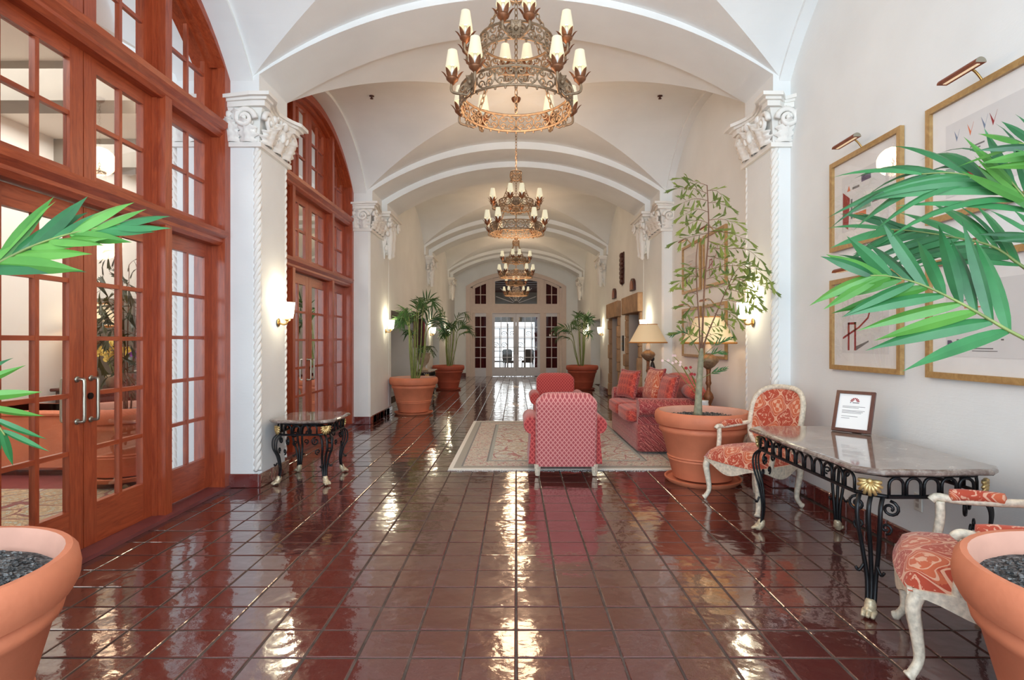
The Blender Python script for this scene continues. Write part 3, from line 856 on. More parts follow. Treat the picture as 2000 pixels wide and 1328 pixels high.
def red_screen(n, yc, h):
    """arched mahogany screen: jambs, arch, posts, two moulded transoms, doors and glazed lights"""
    XD = -2.93
    P = lambda a, d, z: (XD + d, yc + a, z)
    zs, za = 4.05, 4.785
    f, rr = arc(h, zs, za)
    m = MB()
    for s in (-1, 1):
        m.prism([(s * h, .02), (s * (h - .10), .02), (s * (h - .10), zs - .02), (s * h, zs)], lambda a, z, d: P(a, d, z), -.12, .15)
    fr = struct(m.build('window_%d' % n, 'mahogany'))
    fi, _ = arc(h - .10, zs - .02, za - .10)
    for (ho, hi, zo, zi, d0, d1) in ((h, h - .10, 0, 0, -.12, .15), ):
        m = MB(); N = 32
        for k in range(N):
            u0, u1 = -1 + 2 * k / N, -1 + 2 * (k + 1) / N
            m.prism([(u0 * (h - .10), fi(u0 * (h - .10))), (u1 * (h - .10), fi(u1 * (h - .10))), (u1 * h, f(u1 * h)), (u0 * h, f(u0 * h))], lambda a, z, d: P(a, d, z), -.12, .15)
        m.build('arch_frame', 'mahogany_cross', fr)
        m = MB(); fj, _ = arc(h - .15, zs - .04, za - .15)
        for k in range(N):
            u0, u1 = -1 + 2 * k / N, -1 + 2 * (k + 1) / N
            m.prism([(u0 * (h - .15), fj(u0 * (h - .15))), (u1 * (h - .15), fj(u1 * (h - .15))), (u1 * (h - .10), fi(u1 * (h - .10))), (u0 * (h - .10), fi(u0 * (h - .10)))], lambda a, z, d: P(a, d, z), -.10, .08)
        m.build('arch_frame', 'mahogany_cross', fr)
    for s in (-1, 1):
        m = MB()
        for (A0, A1, d0, d1) in ((.715, .80, -.1, .122), (.70, .815, -.1, .06)):
            m.prism([(s * A0, .02), (s * A1, .02), (s * A1, fi(A1) - .01), (s * A0, fi(A0) - .01)], lambda a, z, d: P(a, d, z), d0, d1)
        m.build('post', 'mahogany', fr)
    for (z0, z1) in ((2.335, 2.465), (3.37, 3.50)):
        m = MB(); e = h - .10
        prof = [(-.1, z0), (.10, z0), (.13, z0 + .03), (.13, z0 + .055), (.175, z0 + .09), (.185, z1), (-.1, z1)]
        n_ = len(prof)
        vs = [P(-e, d, z) for d, z in prof] + [P(e, d, z) for d, z in prof]
        m.add(vs, [tuple(range(n_)), tuple(range(2 * n_ - 1, n_ - 1, -1))] + [(i, (i + 1) % n_, n_ + (i + 1) % n_, n_ + i) for i in range(n_)])
        m.build('transom', 'mahogany_cross', fr)
    head = lambda a: fi(a) - .005
    for s in (-1, 1):
        rng = lambda a, b: (min(s * a, s * b), max(s * a, s * b))
        a0, a1 = rng(.81, h - .10)
        sash('side_light', fr, P, a0, a1, .05, 2.335, .12, .13, .28, 2, 5, 'mahogany', 'mahogany_cross')
        sash('side_light', fr, P, a0, a1, 2.465, 3.37, .12, .10, .09, 2, 2, 'mahogany', 'mahogany_cross')
        sash('side_light', fr, P, a0, a1, 3.50, 4.3, .12, .10, .08, 2, 2, 'mahogany', 'mahogany_cross', curve=head)
        a0, a1 = rng(.004, .71)
        sash('fanlight', fr, P, a0, a1, 2.465, 3.37, .11, .10, .09, 2, 2, 'mahogany', 'mahogany_cross')
        sash('fanlight', fr, P, a0, a1, 3.50, 4.3, .11, .10, .10, 2, 3, 'mahogany', 'mahogany_cross', curve=head)
        door = sash('door_%d' % (2 * n - (1 if s < 0 else 0)), None, P, a0, a1, .03, 2.325, .115, .13, .28, 2, 5, 'mahogany', 'mahogany_cross', kind='structure')
        for d in (1, -1): pull_handle(door, P, s * .06, 1.03, d * 1.0 if d > 0 else -1.0)
        if s > 0:
            m = MB(); m.tube([P(s * .055, .02, 1.05), P(s * .055, .034, 1.05)], .022, 14); m.build('lock', 'dark_metal', door)
    MB().box(-3.1, -2.765, yc - h, yc + h, 0, .028).build('door_sill', 'sill_tile', fr)
red_screen(1, 3.73, 1.67)
red_screen(2, 7.78, 1.72)

# ------------------------------------------------------------------ far doorway
YD = FW + .14
PF = lambda a, d, z: (a, YD + d, z)
fD, _ = arc(DH, DS, DA)
m = MB()
for s in (-1, 1):
    m.prism([(s * DH, 0), (s * (DH - .09), 0), (s * (DH - .09), DS - .02), (s * DH, DS)], lambda a, z, d: PF(a, d, z), -.1, .08)
    m.prism([(s * .98, 0), (s * 1.13, 0), (s * 1.13, fD(1.13)), (s * .98, fD(.98))], lambda a, z, d: PF(a, d, z), -.09, .08)
m.prism([(-DH, 2.58), (DH, 2.58), (DH, 2.90), (-DH, 2.90)], lambda a, z, d: PF(a, d, z), -.08, .07)
fw = struct(m.build('window_3', 'far_paint'))
hd = lambda a: fD(a)
sash('fanlight', fw, PF, -.98, .98, 2.90, 4.1, .12, .14, .06, 1, 1, 'far_paint', 'far_paint', curve=hd)
for k in range(7):
    a = R(18 + 24 * k)
    m = MB(); m.tube([PF(0.12 * math.cos(a), 0, 2.97 + .12 * math.sin(a)), PF(.86 * math.cos(a) , 0, 2.97 + min(.95 * math.sin(a), fD(.86 * math.cos(a)) - .16 - 2.97))], .012, 6); m.build('glazing_bar', 'door_paint', fw)
for s in (-1, 1):
    a0, a1 = min(s * 1.13, s * (DH - .09)), max(s * 1.13, s * (DH - .09))
    sash('fanlight', fw, PF, a0, a1, 2.90, 4.0, .10, .12, .06, 2, 2, 'far_paint', 'far_paint', curve=hd)
    sash('side_light', fw, PF, a0, a1, 0.0, 2.58, .10, .14, .34, 2, 5, 'far_paint', 'door_paint')
    a0, a1 = min(s * .004, s * .98), max(s * .004, s * .98)
    door = sash('door_%d' % (5 if s < 0 else 6), None, PF, a0, a1, .02, 2.56, .11, .14, .34, 3, 5, 'door_paint', 'door_paint', kind='structure')
    pull_handle(door, PF, s * .06, 1.05, -1.0)
# the bright lobby beyond the far doors
struct(MB().box(-4, 4, FW + .3, 31, -.1, -.005).build('floor_beyond', 'outside_ground'))
cb = struct(MB().box(-4, 4, FW + .3, 31, 4.3, 4.4).build('ceiling_beyond', 'beam_grey'))
for k in range(9): MB().box(-4, 4, FW + .9 + .85 * k, FW + 1.1 + .85 * k, 4.12, 4.3).build('beam', 'carved_dark', cb)
struct(MB().box(-4, 4, 30.9, 31, 2.5, 4.3).box(-4.1, -4, FW + .3, 31, 0, 4.3).box(4, 4.1, FW + .3, 31, 0, 4.3).build('wall_end', 'beam_grey'))
m = MB()
m.box(-2.6, -1.05, FW + 1.4, FW + 1.46, 0, 3.9); m.box(1.05, 2.6, FW + 1.4, FW + 1.46, 0, 3.9)
for s in (-1, 1):
    N = 26
    vs = []
    for i in range(N + 1):
        a = s * (1.05 + .95 * i / N); d = FW + .5 + .05 * math.sin(i * 1.9)
        vs += [(a, d, 0.02), (a, d, 3.9)]
    c = MB(); c.add(vs, [(2 * i, 2 * i + 2, 2 * i + 3, 2 * i + 1) for i in range(N)])
    o = c.build('curtain', 'curtain_red', None, True)
    tag(o, 'dark red curtain behind the far doorway side light on the %s side' % ('red doorway' if s < 0 else 'elevator'), 'curtain')
struct(m.build('wall_beyond', 'curtain_red'))
def silhouette_chair(x, y, rz, label):
    t = thing('lobby_chair', label, 'chair', (x, y, 0), rz)
    for sx in (-1, 1):
        for sy in (-1, 1):
            MB().tube([(sx * .2, sy * .2, .44), (sx * .22, sy * .23, 0)], .022, 6).build('leg', 'dark_wood', t)
    MB().pillow((0, 0, .48), .25, .25, .06).build('seat', 'cabinet_grey', t, True)
    MB().pillow((0, .22, .78), .24, .04, .28).build('backrest', 'cabinet_grey', t, True)
silhouette_chair(-.35, FW + 3.2, .3, 'grey lobby chair seen through the far doors, beside the low dark table')
silhouette_chair(.55, FW + 3.6, -.4, 'grey lobby chair seen through the far doors, beside the dark lobby column')
t = thing('lobby_column', 'dark red lobby column seen through the far glazed doors', 'column', (.92, FW + 2.4, 0))
MB().lathe([(.13, 0), (.13, .12), (.09, .16), (.085, 2.9), (.12, 3.0), (.12, 3.1)], 16).build('shaft', 'curtain_red', t, True)
t = thing('lobby_screen', 'dark ironwork screen standing in the bright lobby beyond the far doors', 'screen', (0, FW + 4.6, 0))
for k in range(9):
    x = -1.6 + .4 * k
    MB().tube([(x, 0, 0), (x, 0, 2.3 - .12 * (k % 3))], .022, 6).build('upright', 'dark_metal', t, True)
for z in (.12, .95, 1.55, 2.05): MB().tube([(-1.62, 0, z), (1.62, 0, z)], .018, 6).build('rail', 'dark_metal', t, True)
rq = random.Random(2)
for k in range(12):
    x, z = -1.4 + .4 * rq.randrange(8), rq.choice((.55, 1.25, 1.8))
    m = MB(); volute(m, (x, 0, z), (1, 0, 0), (0, 0, 1), (0, -1, 0), .14, 1.5, .018); m.build('scroll', 'dark_metal', t, True)
t = thing('lobby_table', 'dark lobby table seen low through the far glazed doors', 'table', (-.8, FW + 2.3, 0))
MB().box(-.35, .35, -.3, .3, .5, .55).build('table_top', 'cabinet_grey', t)
for sx in (-1, 1):
    for sy in (-1, 1): MB().box(sx * .3 - .025, sx * .3 + .025, sy * .25 - .025, sy * .25 + .025, 0, .5).build('leg', 'dark_wood', t)

# ------------------------------------------------------------------ elevators on the right wall
for k, (y0, y1, zt) in enumerate(EL):
    t = thing('elevator_doorway', ['stone-framed elevator doorway beside the table lamp', 'stone-framed elevator doorway nearer the far right palm'][k], 'elevator', (XP, (y0 + y1) / 2, 0))
    L = Matrix.Translation((-XP, -(y0 + y1) / 2, 0))
    rn = random.Random(k + 5)
    m = MB(); m.bev(XP - .10, XP + .25, y0 - .06, y1 + .12, 2.02, 2.40, .015); m.xf(L).build('lintel', 'stone_surround', t)
    for (a, b) in ((y0 - .02, y0 + .14), (y1 - .14, y1 + .02)):
        j = MB(); z = 0
        while z < 2.02:
            h = min(rn.uniform(.22, .42), 2.02 - z); pr = rn.uniform(.03, .09)
            j.bev(XP - pr, XP + .3, a, b, z, z + h, .02); z += h
        j.xf(L).build('jamb', 'stone_surround', t)
    MB().box(XP + .30, XP + .34, y0, y1, 0, 2.1).xf(L).build('car_door', 'elevator_red', t)
    m = MB(); m.box(XP + .02, XP + .3, y1 - .16, y1 - .14, 0, 2.02); m.box(XP + .27, XP + .30, y0 + .14, (y0 + y1) / 2 + .1, 0, 2.02); m.xf(L).build('reveal', 'elevator_grey', t)
    d = thing('floor_indicator', ['small arched dark floor indicator over the elevator beside the table lamp', 'small arched dark floor indicator over the elevator nearer the far palm'][k], 'indicator', (XP, (y0 + y1) / 2, 2.5))
    P = lambda a, z, d_: (-d_, a, z)
    pts = [(-.2, 0), (.2, 0), (.2, .1)] + [(.2 * math.cos(R(a)), .1 + .16 * math.sin(R(a))) for a in range(20, 180, 20)] + [(-.2, .1)]
    MB().prism(pts, P, 0, .05).build('plate', 'carved_dark', d)
    MB().prism([(a * .7, .02 + b * .75) for a, b in pts], P, .05, .06).build('dial', 'copper', d)
d = thing('call_panel', 'dark elevator call panel between the two elevator doorways', 'panel', (XP, 12.92, 1.2))
MB().bev(-.03, 0, -.06, .06, 0, .36, .008).build('plate', 'dark_metal', d)
for z in (.12, .22): MB().tube([(-.03, 0, z), (-.04, 0, z)], .02, 10).build('button', 'brass', d)
d = thing('wall_carving', 'tall dark carved wooden ornament hanging high above the elevators', 'carving', (XP, 12.95, 2.76))
m = MB()
for k in range(7):
    z = .06 + .1 * k; w = (.10, .15, .17, .17, .17, .15, .11)[k]
    m.blob((-.04, 0, z), .05, w, .075, 12, 8)
m.add([(-.03, -.06, .04), (-.03, .06, .04), (-.03, 0, -.06), (0, 0, .02)], [(0, 1, 2), (0, 2, 3), (1, 3, 2)])
m.build('relief', 'carved_dark', d, True)
MB().bev(-.03, 0, -.15, .15, 0, .74, .02).build('back_board', 'carved_dark', d)

# ------------------------------------------------------------------ the side room behind the red doors
struct(MB().box(-6.3, -3.0, .2, 12.2, -.12, -.02).build('floor_side', 'sill_tile'))
o = MB().box(-1.27, 1.27, -2.35, 2.35, 0, .02).build('carpet', 'side_carpet', None, False, (-4.68, 3.0, -.02))
tag(o, 'brown and dark red patterned carpet in the room behind the red doors', 'carpet')
struct(MB().box(-6.3, -6.0, .2, 12.2, -.02, 4.2).box(-6.0, -3.0, 12.0, 12.2, -.02, 4.2).box(-6.0, -3.0, .2, .4, -.02, 4.2).build('wall_side', 'side_wall'))
cs = struct(MB().box(-6.3, -3.0, .2, 12.2, 4.05, 4.2).build('ceiling_side', 'side_wall'))
for k in range(6):
    MB().box(-6.0, -3.36, 1.2 + 2.0 * k, 1.5 + 2.0 * k, 3.68, 4.05).build('beam', 'beam_grey', cs)

# ------------------------------------------------------------------ chandeliers
def spiral(c, ax1, ax2, r, turns, start, hand=1, N=14):
    return [Vector(c) + Vector(ax1) * (r * (1 - .8 * i / N) * math.cos(start + hand * turns * 2 * PI * i / N)) + Vector(ax2) * (r * (1 - .8 * i / N) * math.sin(start + hand * turns * 2 * PI * i / N)) for i in range(N + 1)]
def ring_band(t, rad, z0, z1, nmod):
    m = MB()
    for z in (z0, z1):
        m.tube([(rad * math.cos(2 * PI * k / 48), rad * math.sin(2 * PI * k / 48), z) for k in range(48)], .009, 6, closed=True, up=(0, 0, 1))
    m.build('ring', 'rust_iron', t, True)
    m = MB(); hgt = z1 - z0
    for k in range(nmod):
        th = 2 * PI * k / nmod; mw = 2 * PI * rad / nmod
        rd = Vector((math.cos(th), math.sin(th), 0)); tg = Vector((-math.sin(th), math.cos(th), 0)); up = Vector((0, 0, 1))
        c = rd * rad + up * ((z0 + z1) / 2)
        for s in (-1, 1):
            for q in (-1, 1):
                m.tube(spiral(c + tg * (s * mw * .24) + up * (q * hgt * .24), tg * s, up * q, hgt * .21, 1.15, PI * .9, 1, 12), .0055, 4, caps=False)
        m.tube([c + tg * (mw * .5 * math.sin(a)) + up * (hgt * .46 * math.cos(a)) for a in [PI * i / 8 for i in range(9)]], .005, 4, caps=False)
        m.tube([c - tg * (mw * .5 * math.sin(a)) + up * (hgt * .46 * math.cos(a)) for a in [PI * i / 8 for i in range(9)]], .005, 4, caps=False)
    m.build('fretwork', 'rust_iron', t, True)
    m = MB()
    for k in range(nmod * 2):
        th = PI * k / nmod
        m.blob((rad * math.cos(th), rad * math.sin(th), z0 - .012), .008, .008, .011, 6, 5)
    bo = m.build('beading', 'rust_iron', t, True); bo['kind'] = 'stuff'
def chain(t, p, q, link_len=.05, r=.0045):
    p, q = Vector(p), Vector(q); d = q - p; n = max(1, int(d.length / (link_len * .74))); dn = d.normalized()
    a = dn.orthogonal().normalized(); b = dn.cross(a); m = MB()
    for i in range(n):
        c = p + d * ((i + .5) / n); s = a if i % 2 else b
        m.tube([c + dn * (link_len * .5 * math.cos(th)) + s * (link_len * .24 * math.sin(th)) for th in [2 * PI * k / 8 for k in range(8)]], r, 4, closed=True)
    m.build('chain', 'rust_iron', t, True)
def arm_light(t, ang, r0, z0, r1, zc, slot):
    """scrolled arm from the ring out to a petalled cup with a candle and a small tapered shade"""
    rd = Vector((math.cos(ang), math.sin(ang), 0)); up = Vector((0, 0, 1))
    p0 = Vector((math.cos(slot), math.sin(slot), 0)) * r0 + up * z0
    end = rd * r1 + up * zc
    mid = (p0 + end) / 2 - up * .06; out = rd * (r1 + .005) + up * (zc - .07)
    m = MB()
    m.tube(smoothpath([p0, p0 * .5 + mid * .5 - up * .035, mid - up * .01, out, end], 5), [.009] * 21, 5)
    m.tube(spiral(mid + up * .02, (mid - p0).normalized(), up, .035, 1.3, PI * 1.4, 1, 12), .006, 5)
    ao = m.build('arm', 'rust_iron', t, True)
    m = MB(); m.lathe([(.008, -.03), (.022, -.012), (.036, 0), (.040, .012), (.030, .014), (.006, .006)], 12, end)
    m.build('cup', 'rust_cup', ao, True)
    for k in range(6):
        a = 2 * PI * k / 6; d = Vector((math.cos(a), math.sin(a), 0))
        pm = MB(); leaf_grid(pm, end + d * .026 + up * .002, (up + d * .35), d, .032, .062, .5, 6, .1, 1.0, .4)
        pm.build('petal', 'rust_cup', ao, True)
    MB().lathe([(.012, 0), (.012, .085)], 8, end).build('candle', 'white_plastic', ao, True)
    MB().lathe([(.044, .072), (.0435, .085), (.029, .178), (.029, .181)], 16, end, closed_ends=False).build('shade', 'lit_shade', ao, True)
    MB().blob(end + up * .11, .013, .013, .032, 8, 6).build('bulb', 'lit_bulb', ao, True)
def chandelier(label, yc):
    t = thing('chandelier', label, 'chandelier', (0, yc, 2.93), 0, 'iron chandeliers down the hall')
    Z = lambda z: z - 2.93
    ring_band(t, .365, Z(2.945), Z(3.06), 18)
    ring_band(t, .240, Z(3.29), Z(3.395), 12)
    ring_band(t, .075, Z(3.70), Z(3.80), 5)
    for k in range(4):
        a = PI / 4 + k * PI / 2; b = k * PI / 2
        A = lambda an, r, z: (r * math.cos(an), r * math.sin(an), Z(z))
        chain(t, A(a, .36, 3.06), A(a, .24, 3.29)); chain(t, A(a, .24, 3.395), A(a, .075, 3.71))
        for dl in (-.235, .235):
            arm_light(t, a + dl, .372, Z(2.99), .46, Z(3.03), a)
            arm_light(t, b + dl, .247, Z(3.33), .335, Z(3.37), b)
        for (an, r, z) in ((a, .385, 3.0), (b, .26, 3.335)):
            m = MB(); c = Vector(A(an, r, z)); rd = Vector((math.cos(an), math.sin(an), 0)); tg = Vector((-math.sin(an), math.cos(an), 0))
            for q in range(6):
                w = 2 * PI * q / 6
                leaf_grid(m, c, tg * math.cos(w) + Vector((0, 0, math.sin(w))), rd, .045, .06, .4, 5, .1, 1.0, .4)
            m.blob(c + rd * .012, .016, .016, .016, 8, 6)
            m.build('rosette', 'rust_iron', t, True)
    chain(t, (0, 0, Z(2.93)), (0, 0, Z(3.72)), .05, .004)
    chain(t, (0, 0, Z(3.80)), (0, 0, Z(4.80)), .055, .005)
    MB().lathe([(.012, Z(4.77)), (.05, Z(4.79)), (.065, Z(4.82)), (.065, Z(4.84))], 16).build('ceiling_rose', 'rust_cup', t, True)
    point('chandelier_glow', (0, 0, Z(2.84)), 34, WARM, .27, t)
    point('chandelier_glow', (0, 0, Z(3.95)), 23, WARM, .2, t)
    return t
ch = chandelier('iron ring chandelier above the orange armchairs and console table', 3.66)
for (y, lab) in ((7.80, 'iron ring chandelier hanging over the rug and red armchairs'), (13.12, 'iron ring chandelier in the bay of the elevators'), (18.35, 'iron ring chandelier hanging closest to the far glazed doors')):
    c = copy_tree(ch); c.location = (0, y, 2.93); c['label'] = lab

# ------------------------------------------------------------------ wall sconces
def sconce(sg, y, label, z=1.62, x=XP, w=7.0):
    t = thing('wall_sconce', label, 'wall lamp', (sg * x, y, z), 0, 'wall sconces')
    X = lambda u: -sg * u
    MB().lathe([(.001, -.02), (.03, -.015), (.045, 0), (.03, .015), (.001, .02)], 14).xf(Matrix.Translation((X(.012), 0, 0)) @ Matrix.Scale(.35, 4, (1, 0, 0)) @ Matrix.Rotation(R(90), 4, 'Y')).build('back_plate', 'brass', t, True)
    MB().tube(smoothpath([(X(.01), 0, 0), (X(.05), 0, -.02), (X(.09), 0, -.015), (X(.105), 0, .02)], 5), .009, 8).lathe([(.005, .01), (.025, .02), (.03, .035), (.012, .04)], 12, (X(.105), 0, 0)).build('arm', 'brass', t, True)
    m = MB(); m.lathe([(.052, .045), (.062, .10), (.072, .20), (.074, .21)], 20, (X(.105), 0, 0), closed_ends=False)
    m.build('glass_shade', 'sconce_glass', t, True)
    point('sconce_glow', (X(.105), 0, .26), w, (1.0, .86, .60), .05, t)
    point('sconce_glow', (X(.13), 0, .02), w * .35, (1.0, .86, .60), .03, t)
    return t
sconce(-1, 5.82, 'glowing glass sconce on the white pillar above the small side table')
sconce(1, 5.84, 'glowing glass sconce on the white pillar beside the tall fishtail plant')
sconce(-1, 10.62, 'glowing glass sconce by the nearest far-hall palm, beyond the second red doorway')
sconce(1, 10.45, 'glowing glass sconce just above the far table lamp')
sconce(1, 15.9, 'glowing glass sconce between the elevators and the far right palm')
sconce(-1, 16.1, 'glowing glass sconce between the two wall openings behind the palms')
sconce(-1, 19.6, 'glowing glass sconce on the last stretch of wall behind the left far palm')
sconce(1, 19.4, 'glowing glass sconce on the last stretch of wall behind the right far palm')

# ------------------------------------------------------------------ terracotta pots
def pot(label, loc, mat='terracotta', sc=1.0, group=None, rz=0, name='terracotta_pot'):
    t = thing(name, label, 'pot', loc, rz, group)
    s = sc
    prof = [(.27, .045), (.29, .05), (.335, .22), (.345, .235), (.34, .25), (.352, .262), (.345, .275), (.405, .50), (.425, .515), (.432, .54), (.425, .565), (.418, .57), (.455, .585), (.472, .62), (.475, .66), (.468, .70), (.45, .72), (.43, .72)]
    MB().lathe([(.02 * s, .045 * s)] + [(r_ * s, z * s) for r_, z in prof], 48, closed_ends=False).build('body', mat, t, 40)
    MB().lathe([(.43 * s, .72 * s), (.415 * s, .70 * s), (.40 * s, .60 * s)], 48, closed_ends=False).build('inner_wall', 'terracotta_inner' if mat == 'terracotta' else mat, t, True)
    rn = random.Random(int(loc[1] * 10))
    m = MB(); m.grid(lambda u, v: (.412 * s * v * math.cos(2 * PI * u), .412 * s * v * math.sin(2 * PI * u), .645 * s + .02 * (1 - v * v) + rn.uniform(-.006, .006)), 36, 10, cu=True)
    o = m.build('soil', 'gravel_soil', t)
    MB().lathe([(.30 * s, .012), (.345 * s, .0), (.372 * s, .025), (.378 * s, .045), (.36 * s, .048), (.35 * s, .03), (.1, .026)], 40).build('saucer', mat, t, 50)
    return t
def pebbles(t, n, seed, rad=.36, z=.655):
    rn = random.Random(seed); m = MB()
    for i in range(n):
        a, r_ = rn.uniform(0, 2 * PI), rad * math.sqrt(rn.random()); q = rn.uniform(.003, .009)
        m.blob((r_ * math.cos(a), r_ * math.sin(a), z + .018 * (1 - (r_ / .41) ** 2)), q * rn.uniform(.8, 1.5), q, q * .7, 5, 4)
    o = m.build('gravel', 'gravel_soil', t); o['kind'] = 'stuff'
PL, PR = (-1.90, 1.66, 0), (1.87, 1.62, 0)
potL = pot('huge terracotta pot of gravel standing before the red glazed doors', PL)
potR = pot('huge terracotta pot of gravel wedged beside the orange armchair seat', PR)
potT = pot('pinkish terracotta pot holding the tall thin fishtail plant by the sofa', (1.90, 5.66, 0))
for p_, n_, s_ in ((potL, 1100, 1), (potR, 1100, 2), (potT, 400, 3)): pebbles(p_, n_, s_)
pot1 = pot('terracotta palm pot standing just past the second red doorway', (-2.02, 10.95, 0))
pot2 = pot('darker terracotta palm pot farther along, by the stone urn', (-2.00, 16.4, 0), 'terracotta_dark')
pot3 = pot('darker terracotta palm pot standing beyond the red armchairs', (1.95, 16.4, 0), 'terracotta_dark')

# ------------------------------------------------------------------ palms
def leaflet_mb(L, w, droop, seed, fold=.45, n=9):
    """one narrow leaflet along +X, face up +Z, folded along its midrib, drooping"""
    m = MB()
    def fn(u, v):
        s = (v - .5) * 2
        ww = w * .5 * (math.sin(PI * min(1.0, .10 + .88 * u ** .8)) ** .75) * (1 - u ** 6)
        a = droop * u
        x = L * (math.sin(a) / a if abs(a) > 1e-4 else 1) * u if False else L * u * math.cos(a * .5)
        z = -L * u * math.sin(a * .5)
        return Vector((x, s * ww, z - fold * ww * abs(s) + .0))
    m.grid(fn, n, 3)
    return m
def frond(plant, rachis, nrm, n=14, L=.32, w=.034, t0=.2, mats=('palm_leaf', 'palm_leaf'), seed=1, single=True, spread=52, droop=.5, r0=.012, tipL=.6, sides=(-1, 1), name='frond', stem_mat='stem_green', fanout=1.0):
    """an arching rachis with paired leaflets; each leaflet its own part when single"""
    rn = random.Random(seed)
    path = smoothpath(rachis, 8); N = len(path)
    rad = [max(.0025, r0 * (1 - .85 * i / (N - 1))) for i in range(N)]
    mb = MB(); mb.tube(path, rad, 6)
    fo = None
    if single: fo = mb.build(name, stem_mat, plant, True)
    big = MB()
    nrm = Vector(nrm).normalized()
    for k in range(n):
        t = t0 + (1 - t0) * (k + .5) / n
        i = min(int(t * (N - 1)), N - 2)
        p = path[i].lerp(path[i + 1], t * (N - 1) - i)
        T = (path[min(i + 1, N - 1)] - path[max(i - 1, 0)]).normalized()
        sd = nrm.cross(T).normalized(); nn = T.cross(sd).normalized()
        for s in sides:
            ang = R(spread * (1 - .62 * t ** 2 * fanout) + rn.uniform(-8, 8))
            d = (T * math.cos(ang) + sd * (s * math.sin(ang)) + nn * rn.uniform(-.12, .22)).normalized()
            ll = L * (1 - (1 - tipL) * t) * (.75 + .25 * math.sin(PI * min(1, t * 1.2))) * rn.uniform(.88, 1.1)
            yv = nn.cross(d).normalized(); zv = d.cross(yv).normalized()
            # turn a little about its own axis
            q = Matrix((( d.x, yv.x, zv.x, p.x), (d.y, yv.y, zv.y, p.y), (d.z, yv.z, zv.z, p.z), (0, 0, 0, 1))) @ Matrix.Rotation(rn.uniform(-.5, .5), 4, 'X')
            lm = leaflet_mb(ll, w * rn.uniform(.85, 1.15) * (1 - .35 * t), droop * rn.uniform(.3, 1.4), seed)
            # gravity
            gq = rn.uniform(.2, .9) * droop
            lm.xf(q); lm.v = [(x, y, z - (Vector((x, y, z)) - p).length ** 2 * gq) for (x, y, z) in lm.v]
            if single: lm.build('leaflet', rn.choice(mats), fo, 24)
            else: big.add(lm.v, lm.f)
    if not single:
        fo = mb.build(name, stem_mat, plant, True)
        big.build('foliage', mats[0], fo, True)
    return fo
def base_at(plant, pts):     # world points -> plant-local
    o = Vector(plant.location); return [Vector(p) - o for p in pts]
TOC = Vector((0, -1, .15))
# the near palm on the right: fronds reach left into the picture
pr = thing('potted_palm', 'large kentia palm leaning over the framed prints, growing from the pot by the armchair', 'plant', (PR[0], PR[1], .66))
def wpx(l): return [at(x, y, Y) for x, y, Y in l]
frond(pr, base_at(pr, [(1.93, 1.60, .67), (1.99, 1.66, 1.0)] + wpx([(2110, 770, 1.74), (2045, 690, 1.78), (1960, 640, 1.82), (1880, 594, 1.86), (1800, 556, 1.90), (1740, 540, 1.93), (1700, 538, 1.95)])), TOC, 11, .44, .060, .46, ('palm_leaf', 'palm_leaf_bright', 'palm_leaf'), 11, True, 62, .45, .010, .62)
frond(pr, base_at(pr, [(1.99, 1.62, .67), (2.08, 1.72, 1.1)] + wpx([(2130, 650, 1.98), (2040, 555, 2.04), (1985, 512, 2.08), (1935, 480, 2.10), (1860, 463, 2.14), (1790, 452, 2.18), (1740, 448, 2.2)])), TOC + Vector((.2, 0, .3)), 11, .42, .048, .46, ('palm_leaf',), 12, True, 46, .6, .010, .8)
frond(pr, base_at(pr, [(2.02, 1.58, .67), (2.06, 1.60, 1.2)] + wpx([(2120, 520, 1.72), (2050, 430, 1.76), (1995, 382, 1.80), (1930, 352, 1.84), (1860, 338, 1.88), (1800, 340, 1.92)])), TOC + Vector((-.3, 0, .6)), 9, .48, .046, .44, ('palm_leaf', 'palm_leaf'), 13, True, 44, .9, .010, .9)
frond(pr, base_at(pr, [(1.97, 1.55, .67), (2.1, 1.5, 1.3)] + wpx([(2160, 420, 1.62), (2100, 330, 1.64), (2040, 290, 1.66), (1990, 280, 1.70)])), TOC, 5, .26, .04, .5, ('palm_leaf', 'palm_leaf_bright'), 14, True, 60, .4, .009, .8)
frond(pr, base_at(pr, [(2.02, 1.66, .67), (2.2, 1.8, 1.1)] + wpx([(2230, 640, 1.9), (2160, 545, 1.95), (2080, 480, 2.0), (2010, 455, 2.05)])), TOC + Vector((0, 0, .5)), 6, .30, .04, .5, ('palm_leaf',), 15, True, 55, .5, .009, .8)
frond(pr, base_at(pr, [(1.86, 1.60, .67), (1.96, 1.55, 1.3)] + wpx([(2090, 520, 1.70), (2040, 430, 1.74), (2005, 390, 1.76), (1975, 355, 1.78)])), TOC, 4, .30, .042, .62, ('palm_leaf', 'palm_leaf_bright'), 16, True, 30, .1, .009, .9)
# the near palm on the left
pl_ = thing('potted_palm', 'large kentia palm reaching across the red glazed doors from the near pot', 'plant', (PL[0], PL[1], .66))
frond(pl_, base_at(pl_, [(-1.93, 1.66, .67), (-1.97, 1.70, 1.1)] + wpx([(-150, 620, 1.72), (-60, 545, 1.74), (0, 512, 1.76), (70, 478, 1.78), (150, 453, 1.80), (235, 438, 1.84)])), TOC + Vector((0, 0, .25)), 8, .34, .062, .46, ('palm_leaf_bright', 'palm_leaf_bright', 'palm_leaf'), 21, True, 46, .35, .010, .75, fanout=1.35)
frond(pl_, base_at(pl_, [(-1.90, 1.62, .67), (-1.85, 1.56, .95)] + wpx([(-170, 780, 1.52), (-110, 760, 1.54), (-60, 775, 1.56), (-20, 810, 1.58), (10, 850, 1.6)])), TOC + Vector((0, 0, .2)), 6, .21, .034, .45, ('palm_leaf_bright', 'palm_leaf'), 22, True, 60, .5, .008, .8)
